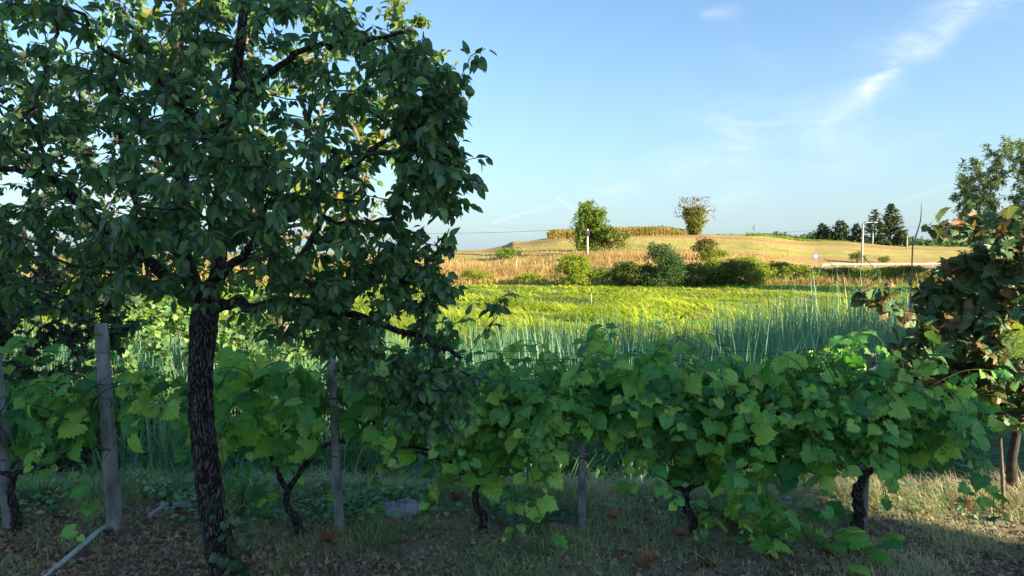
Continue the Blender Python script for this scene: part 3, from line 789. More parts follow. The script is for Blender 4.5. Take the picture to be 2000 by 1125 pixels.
vine(30, 1040, [(25, 930, 4.6), [(-60, 900, 4.65), (-160, 890, 4.7)], [(90, 890, 4.6), (180, 880, 4.6)]], -4.1, -2.7, 24, 'sparse grapevine at the left end of the trellis, beside the far left post', ztop=1.3)
vine(585, 1030, [(560, 965, 4.6), [(535, 900, 4.6), (515, 850, 4.62), (440, 860, 4.65)], [(600, 900, 4.62), (640, 860, 4.62), (760, 870, 4.65), (850, 880, 4.65)]], -2.4, -.65, 38, 'open grapevine forking low between the pear trunk and the next post', ztop=1.35)
vine(945, 1030, [(930, 950, 4.75), [(880, 900, 4.75), (800, 880, 4.75)], [(990, 900, 4.7), (1100, 880, 4.65)]], -.9, .45, 42, 'dense grapevine under the drooping pear branch in the middle', ztop=1.28, leaf=.112)
vine(1357, 1050, [(1340, 962, 4.6), [(1290, 930, 4.6), (1278, 890, 4.6), (1230, 860, 4.62)], [(1375, 935, 4.6), (1420, 915, 4.6), (1520, 905, 4.6)]], .35, 1.85, 66, 'bushy grapevine with a crooked dark trunk forking in two right of the middle', ztop=1.40, leaf=.112, lit=.03)
vine(1668, 1035, [(1685, 930, 4.68), [(1640, 890, 4.66), (1560, 880, 4.65)], [(1720, 890, 4.66), (1800, 900, 4.62)]], 1.5, 3.0, 60, 'bushy grapevine around the leaning post, trailing shoots to the ground on the right', ztop=1.34, leaf=.116, fwd=.05, hang=.6, trunk_r=.04)


# ---------------------------------------------------------------- general small trees
def leafy_tree(name, base, trunk_top, r0, tips, per, leaf, m_leaf, label, cat='tree', m_bark=M_TWIG, tpls=(SMALL_LEAF,), droop=.3, group=None, m_single=None, n_single=0, limbs=6, seg=.25, cell=30):
    root = empty(name, tuple(base), label, cat, group); base = np.array(base); trunk_top = np.array(trunk_top)
    pts = resample([base - (0, 0, .05), (base + trunk_top) / 2 + RNG.normal(0, r0, 3), trunk_top], 12)
    MB().tube(pts, np.linspace(r0 * 1.2, r0 * .7, 12), 10, bump=.06).build('trunk', m_bark, root)
    nodes = [pts[-1]]; par = [-1]
    A, par, kids, cnt, paths = grow(nodes, par, tips, seg=seg, wander=seg * .25, lift=.1)
    rmin = r0 * .7 / max(cnt[0], 1) ** .5
    tw = MB()
    for ch in chains(A, par, kids, cnt, 1):
        r = rmin * np.maximum(cnt[ch], 1) ** .5; r[0] = r[1]; tw.tube(A[ch], r, 5, cap=False)
    tw.build('branches', m_bark, root, kind='stuff')
    pos, B, size = twig_leaves(A, paths, per, leaf, spread=.9, droop=droop, reach=seg * 2.5)
    place_leaves(root, pos, B, size, list(tpls), m_leaf, m_single or m_leaf, n_single, cell=cell)
    return root


t = ellipsoid_pts(330, (-3.1, 10.0, 4.4), (2.5, 2.0, 2.6), .2)
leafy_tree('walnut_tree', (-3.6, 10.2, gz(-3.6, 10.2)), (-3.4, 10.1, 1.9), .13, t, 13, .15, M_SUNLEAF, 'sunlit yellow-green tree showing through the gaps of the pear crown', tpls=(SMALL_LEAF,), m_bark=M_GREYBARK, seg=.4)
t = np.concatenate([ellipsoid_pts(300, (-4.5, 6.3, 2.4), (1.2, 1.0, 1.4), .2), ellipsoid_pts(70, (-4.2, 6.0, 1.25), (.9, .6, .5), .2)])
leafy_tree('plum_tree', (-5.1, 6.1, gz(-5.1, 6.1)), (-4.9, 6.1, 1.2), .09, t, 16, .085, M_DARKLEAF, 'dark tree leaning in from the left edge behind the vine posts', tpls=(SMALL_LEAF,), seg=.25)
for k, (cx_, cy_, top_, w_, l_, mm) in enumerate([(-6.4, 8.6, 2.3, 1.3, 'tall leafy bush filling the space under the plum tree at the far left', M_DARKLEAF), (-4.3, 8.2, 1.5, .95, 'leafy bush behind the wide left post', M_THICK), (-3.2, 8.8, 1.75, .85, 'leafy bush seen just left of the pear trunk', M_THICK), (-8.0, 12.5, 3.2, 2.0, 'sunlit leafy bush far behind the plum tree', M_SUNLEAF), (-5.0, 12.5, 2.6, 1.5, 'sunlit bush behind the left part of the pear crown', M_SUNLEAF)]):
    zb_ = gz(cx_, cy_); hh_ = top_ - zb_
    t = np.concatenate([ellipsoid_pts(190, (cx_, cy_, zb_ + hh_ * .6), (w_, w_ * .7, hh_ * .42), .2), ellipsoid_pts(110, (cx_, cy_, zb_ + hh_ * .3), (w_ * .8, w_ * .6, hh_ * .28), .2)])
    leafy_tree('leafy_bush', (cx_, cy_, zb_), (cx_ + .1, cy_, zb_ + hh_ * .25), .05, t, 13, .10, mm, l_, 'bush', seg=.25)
t = np.concatenate([ellipsoid_pts(190, (4.05, 5.3, 1.35), (.95, .75, .75), .3), ellipsoid_pts(60, (3.3, 5.0, 1.15), (.45, .4, .35), .2), ellipsoid_pts(40, (3.9, 5.0, 1.95), (.45, .4, .35), .2),
                    ellipsoid_pts(50, (4.3, 5.4, .85), (.7, .5, .25), .2),
                    [P(1820, 435, 5.0), P(1850, 445, 5.0), P(1890, 395, 5.0), P(1885, 440, 5.0), P(1925, 430, 5.0), P(1960, 420, 5.0), P(1690, 575, 4.9), P(1740, 555, 4.9), P(1720, 590, 4.9), P(1960, 480, 5.0), P(1985, 450, 5.0)]])
leafy_tree('autumn_shrub', (4.1, 5.35, gz(4.1, 5.35)), (4.08, 5.3, .55), .04, t, 12, .088, M_BROAD, 'tall shrub turning red-brown at the right edge', 'shrub', tpls=BROAD_LEAF, m_single=M_BROAD1, n_single=300, droop=.5, seg=.18, cell=24)


# ---------------------------------------------------------------- reeds
def blades(n_seg, wid, bend):
    """blade template: unit height up z, bends to +y"""
    V = []; T = []
    for i in range(n_seg + 1):
        u = i / n_seg; w = wid * (1 - u ** 2.2) * .5 + .0008; y = bend * u ** 2.2; z = u * (1 - .35 * abs(bend) * u)
        V += [(-w, y, z), (w, y, z)]
    for i in range(n_seg): a = i * 2; T += [(a, a + 1, a + 3), (a, a + 3, a + 2)]
    return np.array(V), np.array(T)


def strew_blades(name, tpls, x, y, h, w, lean_dir, lean, tint, mat, root=None, zoff=0.0, kind='stuff', parent=None):
    N = len(x); z = ground_z(x, y) + zoff; which = RNG.integers(0, len(tpls), N); Vs = []; Ts = []; tn = []; n0 = 0
    up = np.stack([np.cos(lean_dir) * lean, np.sin(lean_dir) * lean, np.ones(N)], -1); up /= np.linalg.norm(up, axis=1, keepdims=True)
    fwd = np.stack([np.cos(lean_dir), np.sin(lean_dir), np.zeros(N)], -1)
    sidev = np.cross(fwd, up); sidev /= np.linalg.norm(sidev, axis=1, keepdims=True); f2 = np.cross(up, sidev)
    Bm = np.stack([sidev, f2, up], -1); pos = np.stack([x, y, z], -1)
    for k, (V, T) in enumerate(tpls):
        s = which == k
        if not s.any(): continue
        sc = np.stack([w[s], h[s], h[s]], -1)
        out = np.einsum('nij,nkj->nki', Bm[s], V[None] * sc[:, None, :]) + pos[s][:, None, :]
        Ts.append((T[None] + (np.arange(s.sum()) * len(V))[:, None, None]).reshape(-1, 3) + n0)
        Vs.append(out.reshape(-1, 3)); tn.append(np.repeat(tint[s], len(V))); n0 += len(Vs[-1])
    me = raw_mesh(name, np.concatenate(Vs), np.concatenate(Ts), mat, np.concatenate(tn))
    return link(name, me, parent, kind=kind)


BL = [blades(5, 1.0, .05), blades(5, 1.0, .22), blades(5, 1.0, .5), blades(6, 1.0, .95)]
def wedge(n, y0, y1, u0, u1, pw=1.0):
    """points spread in the view wedge, density falling with distance"""
    y = y0 * (y1 / y0) ** (RNG.uniform(0, 1, n) ** pw); return (RNG.uniform(u0, u1, n)) * y, y


cx, cy = wedge(4300, 6.9, 14.5, -.95, .68); per = 7
x = np.repeat(cx, per) + RNG.normal(0, .07, 4300 * per); y = np.repeat(cy, per) + RNG.normal(0, .07, 4300 * per)
col = 1000 + F * x / y
hh = 1.70 + .62 * vnoise(x, y, 1.5, 9) + .55 * smooth(1350, 1600, col) + .12 * smooth(850, 1000, col)
hh = hh * RNG.uniform(.72, 1.1, len(x)); hh *= np.where(y < 7.8, .8, 1)
keep = ~((y < 8.0) & (vnoise(x, y, .8, 12) < .45)); x, y, hh = x[keep], y[keep], hh[keep]
o = strew_blades('reeds', [BL[0], BL[1], BL[2], blades(6, 1.0, .8)], x, y, hh, RNG.uniform(.016, .040, len(x)), RNG.normal(.4, 1.6, len(x)), np.abs(RNG.normal(.05, .22, len(x))), np.where(RNG.random(len(x)) < .03, RNG.uniform(.9, 1, len(x)), RNG.uniform(0, .85, len(x))), M_REED)
tag(o, 'tall blue-green reeds standing in the wet ditch behind the vines', 'reeds')
# blown-over reeds low on the ditch bank
x, y = wedge(2200, 5.7, 7.6, -.95, .8)
o = strew_blades('bank_grass', BL[2:], x, y, RNG.uniform(.3, .75, len(x)), RNG.uniform(.006, .014, len(x)), RNG.uniform(0, 6.283, len(x)), RNG.uniform(.2, 1.1, len(x)), RNG.uniform(0, 1, len(x)), M_REED)
tag(o, 'loose flattened grass on the ditch bank below the vines', 'grass')

# ---------------------------------------------------------------- sedge meadow (lodged, swirling)
nt_ = 12500; cx, cy = wedge(nt_, 13.0, 64, -.85, .80, .9); per = 15
flow = vnoise(cx, cy, 4.2, 20) * 12.0 + vnoise(cx, cy, 1.3, 21) * 4.0; amp = .5 + 2.4 * vnoise(cx, cy, 2.2, 22) ** 1.3
pk = vnoise(cx + .5 * cy, cy, 1.9, 27) * .6 + vnoise(cx, cy, .9, 28) * .4; hol = np.repeat(np.clip((pk - .36) * 5, 0, 1), per)
dist = np.repeat(cy, per)
x = np.repeat(cx, per) + RNG.normal(0, 1, nt_ * per) * .10 * dist ** .45; y = np.repeat(cy, per) + RNG.normal(0, 1, nt_ * per) * .10 * dist ** .45
fl = np.repeat(flow, per) + RNG.normal(0, .45, len(x)); am = np.repeat(amp, per) * RNG.uniform(.5, 1.3, len(x))
tint = np.clip((.1 + .6 * vnoise(x, y, 5, 23) * RNG.uniform(.4, 1.3, len(x)) + .45 * vnoise(x, y, 1.1, 24) + .5 * (vnoise(x, y, 9, 25) > .78) * RNG.random(len(x))) * (.25 + .75 * hol), 0, 1)
o = strew_blades('marsh_grass', [blades(4, 1, .6), blades(4, 1, 1.1)], x, y, RNG.uniform(.6, 1.3, len(x)) * (.25 + .75 * hol) * (1 - .5 * smooth(35, 62, y)), (.012 + .0013 * y) * RNG.uniform(.7, 1.3, len(x)), fl, am, tint, M_SEDGE)
tag(o, 'bright yellow-green marsh grass lying in swirls across the lit meadow', 'grass')

# straw grass on the hill
x, y = wedge(56000, 63, 150, -.8, .72, 1.2)
keep = RNG.random(len(x)) < (1.0 - .85 * smooth(112, 128, y + 10 * vnoise(x, y, 12, 31)))
col = 1000 + F * x / y; keep &= ~((col > 1540) & (y > 96)); x, y = x[keep], y[keep]
o = strew_blades('dry_grass', [blades(2, 1, .2), blades(2, 1, .7)], x, y, RNG.uniform(.4, 1.0, len(x)) * (.6 + .8 * vnoise(x, y, 6, 30)), RNG.uniform(.05, .12, len(x)), RNG.uniform(0, 6.28, len(x)), RNG.uniform(0, .5, len(x)), np.clip(vnoise(x, y, 7, 33) * 1.1 + RNG.normal(0, .12, len(x)), 0, 1) * (y > 0), M_STRAW)
tag(o, 'dry straw-coloured grass on the lower slope of the hill', 'grass')

# maize on the crest
MZ = []
for r in range(26):
    yy = 166 + r * .75
    for k in range(150):
        xx = (1071 - 1000) / F * yy + k * .235 * (yy / 170) + RNG.normal(0, .05)
        MZ.append((xx, yy + RNG.normal(0, .06)))
MZ = np.array(MZ); colx = 1000 + F * MZ[:, 0] / MZ[:, 1]; MZ = MZ[colx < 1345]
sv, st = blades(3, .9, .06); V = [sv * (.07, 1, 1)]; T = [st]; n0 = len(sv); rr = np.random.default_rng(3)
for i in range(7):
    bv, bt = blades(3, .11, .9); a = rr.uniform(0, 6.28); R = np.array(Matrix.Rotation(a, 3, 'Z')); V.append((bv * (.8, .5, .30)) @ R.T + (0, 0, .15 + i * .1)); T.append(bt + n0); n0 += len(bv)
MZT = (np.concatenate(V), np.concatenate(T)); n = len(MZ)
ang = RNG.uniform(0, 6.28, n); Bz = np.stack([np.stack([np.cos(ang), np.sin(ang), 0 * ang], -1), np.stack([-np.sin(ang), np.cos(ang), 0 * ang], -1), np.tile((0, 0, 1.), (n, 1))], -1)
colx = 1000 + F * MZ[:, 0] / MZ[:, 1]
hm = (2.15 + .15 * RNG.normal(size=n)) * (1 - .45 * smooth(1290, 1345, colx))
o = scatter(MZT, np.column_stack([MZ, ground_z(MZ[:, 0], MZ[:, 1])]), Bz, hm, np.clip(.55 + .25 * RNG.normal(size=n), 0, 1), 'maize_crop', M_CORN, kind='stuff')
tag(o, 'ripe yellow maize standing on the crest of the hill', 'maize')


# ---------------------------------------------------------------- bushes and trees of the hill
def bush(name, px, py, Y, w, h, label, mat, n=900, leaf=.22, cat='bush', group=None, blobs=9, stems=5, shape=1.0, ybase=None, core=.25, foot=.0, squash=.8, topw=.55):
    """w, h in photo pixels; py = row of the foot"""
    s = Y / F; c = P(px, py, Y); zb = gz(c[0], c[1]); kw = 1.05 if cat == 'tree' else 1.28; W_, H_ = w * s * kw, h * s * 1.05; n = int(n * 1.35); blobs = int(blobs * 1.5)
    root = empty(name, (c[0], c[1], zb), label, cat, group)
    cs = []; 
    for k in range(blobs):
        u = RNG.uniform(foot, .95); a = RNG.uniform(0, 6.28); rad = math.sin(math.pi * (.2 + .72 * u)) ** .7 * .30 * W_ * RNG.uniform(.5, 1.1)
        cs.append((c[0] + math.cos(a) * rad, c[1] + math.sin(a) * rad, zb + H_ * (.12 + .76 * u), W_ * RNG.uniform(.09, .24), H_ * RNG.uniform(.13, .24)))
    k = RNG.integers(0, blobs, n); cs_ = np.array(cs)[k]; d = unit(n) * (RNG.uniform(core, 1, n) ** .5)[:, None]
    p = cs_[:, :3] + d * np.stack([cs_[:, 3], cs_[:, 3], cs_[:, 4]], -1)
    loose = RNG.random(n) < .12; m_ = int(loose.sum()); uu = RNG.uniform(.02, 1, m_); aa = RNG.uniform(0, 6.28, m_); r2 = np.sin(np.pi * (.22 + .76 * uu)) ** .6 * .46 * W_ * RNG.uniform(.3, 1, m_) ** .5
    p[loose] = np.stack([c[0] + np.cos(aa) * r2, c[1] + np.sin(aa) * r2, zb + H_ * .95 * uu], -1)
    p[:, 2] = np.maximum(p[:, 2], zb + .05)
    nb = np.clip(.5 + .5 * (RNG.random(n) - .5) + .25 * (RNG.random(blobs)[k] - .5), 0, 1)
    st_ = MB()
    for q_ in range(stems):
        e = np.array(cs[q_ % blobs][:3]); b0 = np.array((c[0] + RNG.normal(0, W_ * .03), c[1], zb - .1))
        pts = resample([b0, b0 * .5 + e * .5 + RNG.normal(0, W_ * .04, 3), e], 7); st_.tube(pts, np.linspace(W_ * .018, W_ * .004, 7), 5, cap=False)
    st_.build('stems', M_GREYBARK, root, kind='stuff')
    scatter(CLUMP, p, frames(unit(n), unit(n)), RNG.uniform(.6, 1.4, n) * leaf, nb, 'crown', mat, root, kind='stuff')
    return root


def fm(name, dark, mid, light, trans=.35): return leaf_mat(name, [(0, dark), (.5, mid), (1, light)], rough=.6, spec=.2, trans=trans)
F_GREEN = fm('acacia leaf', (.09, .16, .03), (.17, .25, .04), (.27, .33, .06))
F_YEL = fm('willow scrub leaf', (.16, .21, .03), (.26, .32, .035), (.36, .38, .05), .4)
F_DARK = fm('blackthorn leaf', (.04, .085, .03), (.065, .125, .035), (.10, .17, .045), .25)
F_OLIVE = fm('olive scrub leaf', (.10, .13, .03), (.16, .19, .04), (.24, .24, .06))
F_BROWN = fm('rusty leaf', (.12, .08, .04), (.19, .14, .05), (.16, .20, .05))
F_IVY = fm('ivy tree leaf', (.13, .15, .03), (.22, .23, .04), (.32, .30, .06))
F_GREY = fm('grey willow leaf', (.13, .18, .10), (.20, .26, .14), (.30, .34, .17), .4)
F_NEEDLE = fm('conifer needle', (.05, .09, .05), (.09, .14, .06), (.17, .20, .07), .15)
F_FAR = fm('far wood leaf', (.07, .12, .05), (.11, .17, .06), (.15, .21, .07), .2)

bush('hill_tree', 1142, 497, 126, 62, 92, 'bright green tree directly behind the pale utility pole', F_GREEN, 1500, .42, 'tree', blobs=16, foot=.0)
bush('hill_tree', 1166, 497, 125, 60, 84, 'green tree grown into the right side of the tree behind the utility pole', F_GREEN, 1300, .42, 'tree', blobs=14)
bush('bush', 1196, 494, 124, 62, 46, 'lower olive bush at the right foot of the tree behind the utility pole', F_OLIVE, 800, .36)
bush('bush', 1125, 556, 60, 72, 62, 'bright yellow-green bush below the utility pole', F_YEL, 1500, .17, blobs=12)
bush('bush', 1088, 545, 68, 34, 34, 'thin brownish bush left of the yellow-green bush', F_BROWN, 260, .14)
bush('bush', 1292, 562, 58, 82, 84, 'round dark green bush in the middle of the meadow edge', F_DARK, 3000, .15, blobs=18, core=.1)
bush('bush', 1222, 560, 62, 62, 46, 'shaded olive bush left of the round dark bush', F_OLIVE, 1100, .16)
bush('bush', 1358, 562, 61, 78, 44, 'shaded low bush right of the round dark bush', F_OLIVE, 1400, .16)
bush('bush', 1440, 562, 61, 92, 50, 'wide shaded bush at the right end of the shadow', F_OLIVE, 1700, .16, blobs=14)
for k, (px_, py_, Y_, w_, h_, m_, l_) in enumerate([(1255, 562, 63, 60, 38, F_OLIVE, 'shaded scrub filling the gap left of the round dark bush'), (1325, 560, 64, 60, 40, F_OLIVE, 'shaded scrub just behind the right side of the round dark bush'), (1400, 562, 62, 70, 40, F_OLIVE, 'shaded scrub between the two wide shaded bushes'),
        (1482, 560, 64, 70, 42, F_YEL, 'sunlit scrub at the right end of the wide shaded bush'), (1455, 530, 84, 60, 34, F_YEL, 'yellow-green scrub on the slope above the wide shaded bush'), (1560, 560, 68, 90, 34, F_YEL, 'yellow-green scrub between the shaded bushes and the road sign'), (1640, 558, 70, 90, 30, F_OLIVE, 'olive scrub below the start of the guardrail'), (1735, 558, 70, 90, 30, F_YEL, 'yellow-green scrub behind the bare stem'), (1165, 548, 68, 50, 26, F_OLIVE, 'small olive scrub right of the yellow-green bush')]):
    bush('bush', px_, py_, Y_, w_, h_, l_, m_, 800, .17)
bush('bush', 1400, 520, 86, 58, 40, 'yellow-green scrub above the shaded bushes', F_YEL, 800, .2)
bush('bush', 1380, 500, 100, 50, 42, 'dark reddish-green bush under the ivy-covered tree', F_BROWN, 600, .28)
bush('bush', 1378, 498, 99, 38, 30, 'green patch of scrub low beside the reddish-green bush', F_OLIVE, 350, .26)
bush('bush', 1000, 506, 118, 60, 22, 'low green bush on the straw slope at the left of the hill', F_GREEN, 420, .3, blobs=8)
bush('bush', 1530, 545, 76, 80, 30, 'green scrub left of the road sign foot', F_OLIVE, 900, .17)
bush('bush', 1518, 528, 88, 40, 20, 'small dark shrub standing above the green scrub', F_DARK, 260, .18)
bush('bush', 1600, 556, 72, 100, 28, 'wide yellow-green scrub below the sign', F_YEL, 1100, .17, blobs=12)
bush('bush', 1690, 552, 74, 90, 26, 'yellow-green scrub below the bend of the road', F_YEL, 900, .17, blobs=12)
bush('bush', 1780, 556, 66, 110, 34, 'yellow-green scrub in front of the guardrail at the right', F_OLIVE, 1200, .17, blobs=12)
bush('bush', 1675, 508, 118, 30, 20, 'small green bush at the foot of the tall lamp pole', F_OLIVE, 260, .25)
bush('bush', 1727, 510, 118, 24, 12, 'tiny round bush above the guardrail', F_OLIVE, 150, .22)
for k, (px_, w_, h_, l_) in enumerate([(930, 70, 26, 'yellow-green low scrub at the edge of the lit meadow left of the stake'), (1040, 70, 18, 'flat scrub between the brownish bush and the lit meadow'), (1180, 60, 22, 'flat scrub between the yellow-green bush and the shaded olive bush')]):
    bush('bush', px_, 554, 66, w_, h_, l_, F_YEL, 500, .16)
# hedge line seen through the pear
for k, (px_, h_, l_) in enumerate([(-40, 60, 'far scrub at the left edge seen under the plum tree'), (180, 50, 'far scrub seen left of the pear trunk'), (620, 34, 'far scrub seen right of the pear trunk'), (800, 30, 'far scrub behind the right half of the pear crown')]):
    bush('bush', px_, 552, 66, 150, h_, l_, F_YEL if k % 2 else F_OLIVE, 900, .2)

# ivy-covered tree with bare top
c = P(1356, 462, 168); zb = gz(c[0], c[1]); s = 168 / F
root = empty('ivy_covered_tree', (c[0], c[1], zb), 'tree wrapped in ivy with a bare reddish twig crown on the hill crest', 'tree')
MB().tube([(c[0], c[1], zb - .1), (c[0] + .1, c[1], zb + 3), (c[0] - .1, c[1], zb + 7)], [.35, .28, .12], 8).build('trunk', M_GREYBARK, root)
n = 1700; k = RNG.uniform(0, 1, n) ** 1.25; a = RNG.uniform(0, 6.28, n); rr_ = (.45 + 1.0 * vnoise(a * 1.2, k * 6, 1.0, 77)) * (.9 + 1.9 * np.sin(np.clip(k, 0, 1) * 2.4) ** .8) * RNG.uniform(.5, 1, n)
p = np.stack([c[0] - .1 + np.cos(a) * rr_, c[1] + np.sin(a) * rr_, zb + .2 + k * 6.6], -1) + RNG.normal(0, .15, (n, 3))
scatter(CLUMP, p, frames(unit(n), unit(n)), RNG.uniform(.3, .6, n), RNG.uniform(0, 1, n), 'ivy_coat', F_IVY, root, kind='stuff')
tips = np.array(c)[None] * (1, 1, 0) + (0, 0, zb) + np.stack([RNG.normal(0, 2.5, 330), RNG.normal(0, 1.8, 330), 6.9 + RNG.uniform(-2.6, 2.6, 330)], -1)
tips = tips[(np.abs(tips[:, 0] - c[0]) < 5.4) & ((np.abs(tips[:, 0] - c[0]) < 4.3) | (tips[:, 2] < zb + 7))]
tips = np.vstack([tips, [(c[0] + 5.3, c[1], zb + 4.1), (c[0] + 4.6, c[1], zb + 4.4), (c[0] + 5.0, c[1], zb + 3.8)]])
A, par, kids, cnt, paths = grow([np.array((c[0], c[1], zb + 4.)), np.array((c[0], c[1], zb + 5.))], [-1, 0], tips, seg=.6, wander=.15)
tw = MB()
for ch in chains(A, par, kids, cnt, 2): tw.tube(A[ch],   .04 * np.maximum(cnt[ch], 1) ** .42, 3, cap=False)
tw.build('bare_crown', solid_mat('reddish twigs', [(.3, (.20, .12, .09)), (.7, (.34, .23, .17))], rough=.9), root, kind='stuff')
pos, B, size = twig_leaves(A, paths, 7, .17, reach=1.6)
scatter(CLUMP, pos, B, size, RNG.uniform(0, .6, len(pos)), 'sparse_leaves', F_BROWN, root, kind='stuff')


# conifers
def conifer(px, py, Y, w, h, label, levels=15, sparse=1.0, lean=0.0):
    s = Y / F; c = P(px, py, Y); zb = gz(c[0], c[1]); W_, H_ = w * s, h * s
    root = empty('conifer', (c[0], c[1], zb), label, 'conifer', 'dark conifers beyond the fields')
    MB().tube([(c[0], c[1], zb - .2), (c[0] + lean * H_ * .5, c[1], zb + H_ * .5), (c[0] + lean * H_, c[1], zb + H_)], [H_ * .025, H_ * .016, .03], 7).build('trunk', M_GREYBARK, root)
    Pn = []; Ax = []; Sz = []; br = MB()
    for i in range(levels):
        u = (i + .5) / levels; R = W_ / 2 * (1 - u) ** .8 * RNG.uniform(.8, 1.08) + .15
        for j in range(8):
            a = RNG.uniform(0, 6.28); r_ = R * RNG.uniform(.65, 1.12); o0 = np.array((c[0] + lean * H_ * u, c[1], zb + H_ * u))
            up_ = .34 if u > .25 else .12
            e = o0 + (math.cos(a) * r_, math.sin(a) * r_, r_ * up_ * RNG.uniform(.4, 1.2)); m_ = (o0 + e) / 2 + (0, 0, -r_ * .10)
            pts = resample([o0, m_, e], 6); br.tube(pts, np.linspace(.06, .02, 6), 3, cap=False)
            nn = max(5, int(r_ * 7 * sparse)); q_ = RNG.uniform(.15, 1, nn); idx = q_ * 5; lo = np.floor(idx).astype(int).clip(0, 4); f_ = (idx - lo)[:, None]
            pp = pts[lo] * (1 - f_) + pts[lo + 1] * f_; Pn.append(pp + RNG.normal(0, .10, (nn, 3)))
            dv = (e - o0) / np.linalg.norm(e - o0); Ax.append(dv + RNG.normal(0, .45, (nn, 3)) + (0, 0, -.05)); Sz.append((1.25 - .6 * q_) * RNG.uniform(.5, 1.0, nn) * (.5 + W_ * .05))
    br.build('branches', M_TWIG, root, kind='stuff'); Pn, Ax, Sz = map(np.concatenate, (Pn, Ax, Sz)); n = len(Pn)
    scatter(SMALL_LEAF, Pn, frames(Ax, unit(n) * .5 + (0, 0, 1.)), Sz, RNG.uniform(0, 1, n), 'needles', F_NEEDLE, root, kind='stuff')
    return root


conifer(1738, 486, 190, 84, 78, 'tallest broad conifer with spreading tiers right of the lamp pole', 17)
conifer(1708, 484, 200, 60, 66, 'narrower pointed conifer just left of the tallest one', 15, lean=-.03)
conifer(1672, 481, 205, 50, 36, 'low dark conifer behind the lamp pole', 9, 1.4)
conifer(1640, 478, 215, 64, 40, 'rounded low conifer right of the leftmost conifer', 10, 1.5)
conifer(1606, 473, 220, 60, 34, 'leftmost conifer of the dark group', 9, 1.5)
conifer(1762, 487, 188, 44, 30, 'short olive conifer at the right foot of the tallest one', 8, 1.3)

# far woods, one mass along the skyline
fx = []; 
for (a, b_, top, bot, Y, n_) in ((1462, 1600, 462, 472, 330, 260), (1770, 2120, 452, 484, 420, 900), (1400, 1480, 466, 470, 330, 60), (1815, 2100, 470, 486, 300, 300)):
    x_ = RNG.uniform(a, b_, n_); hgt = vnoise(x_, x_ * 0, 38, 40) * .7 + .3
    y_ = bot - (bot - top) * hgt * RNG.uniform(0, 1, n_) ** .7
    for i in range(n_): fx.append(P(x_[i], y_[i], Y * RNG.uniform(.96, 1.06)))
fx = np.array(fx); n = len(fx)
o = scatter(CLUMP, np.repeat(fx, 3, 0) + RNG.normal(0, 1.0, (n * 3, 3)), frames(unit(n * 3), unit(n * 3)), RNG.uniform(1.2, 2.6, n * 3), RNG.uniform(0, 1, n * 3), 'far_wood', F_FAR, kind='stuff')
tag(o, 'far band of woodland along the right skyline', 'wood')
# young crop on the right crest
cxs = RNG.uniform(1455, 1660, 2600); Yc = RNG.uniform(171, 186, 2600); x = (cxs - 1000) / F * Yc
o = strew_blades('green_crop', [blades(2, 1, .3)], x, Yc, RNG.uniform(.5, 1.1, 2600) * (1 - .5 * smooth(1560, 1660, cxs)), RNG.uniform(.1, .25, 2600), RNG.uniform(0, 6.28, 2600), RNG.uniform(0, .4, 2600), RNG.uniform(.3, 1, 2600), fm('young crop leaf', (.12, .17, .03), (.2, .27, .05), (.30, .34, .08)))
tag(o, 'thin strip of green crop along the right part of the crest', 'crop')

# grey-green willow on the right edge
c = P(1995, 520, 62); zb = gz(c[0], c[1])
root = empty('willow_tree', (c[0], c[1], zb), 'big feathery grey-green willow rising at the right edge', 'tree')
MB().tube([(c[0], c[1], zb - .2), (c[0] - .3, c[1], zb + 3), (c[0], c[1], zb + 7)], [.35, .28, .15], 9).build('trunk', M_GREYBARK, root)
tips = np.concatenate([ellipsoid_pts(420, (c[0] + .2, c[1], zb + 8.9), (6.6, 4.5, 5.3), .2), ellipsoid_pts(260, (c[0] + .6, c[1], zb + 4), (6.2, 4, 3.2), .2), ellipsoid_pts(160, (c[0] + 3, c[1], zb + 9.2), (3.6, 3.2, 3.4), .2)])
A, par, kids, cnt, paths = grow([np.array((c[0], c[1], zb + 3.)), np.array((c[0], c[1], zb + 6.))], [-1, 0], tips, seg=.5, wander=.15, lift=.2)
tw = MB()
for ch in chains(A, par, kids, cnt, 2): tw.tube(A[ch], .012 * np.maximum(cnt[ch], 1) ** .5, 3, cap=False)
tw.build('branches', M_GREYBARK, root, kind='stuff')
pos, B, size = twig_leaves(A, paths, 52, .30, spread=.5, droop=.05, reach=1.5)
pos = pos + RNG.normal(0, .12, pos.shape)
scatter(ovate(.13, rows=((0, 0), (.3, 1), (.7, .8), (1, 0)), curl=.1, stalk=0), pos, B, size * 1.2, RNG.uniform(0, 1, len(pos)), 'crown', F_GREY, root, kind='stuff')
# neighbours of the willow, outside the frame, whose shade falls over the meadow edge
for k, (tx, ty, hh_, ww) in enumerate([(44, 43.5, 13.0, 8), (50.5, 40, 14.5, 8.5)]):
    zb = gz(tx, ty); rt = empty('poplar_tree', (tx, ty, zb), ['full round poplar beyond the right edge near the meadow', 'taller poplar farthest to the right by the meadow'][k], 'tree')
    MB().tube([(tx, ty, zb - .2), (tx, ty, zb + hh_ * .6)], [.4, .2], 9).build('trunk', M_GREYBARK, rt)
    n = 5200; d = unit(n) * (RNG.uniform(.1, 1, n) ** .4)[:, None]; p = np.array((tx, ty, zb + hh_ * .5)) + d * np.array((ww / 2, ww / 2, hh_ * .48))
    scatter(CLUMP, p, frames(unit(n), unit(n)), RNG.uniform(.6, 1.2, n), RNG.uniform(0, 1, n), 'crown', F_GREEN, rt, kind='stuff')


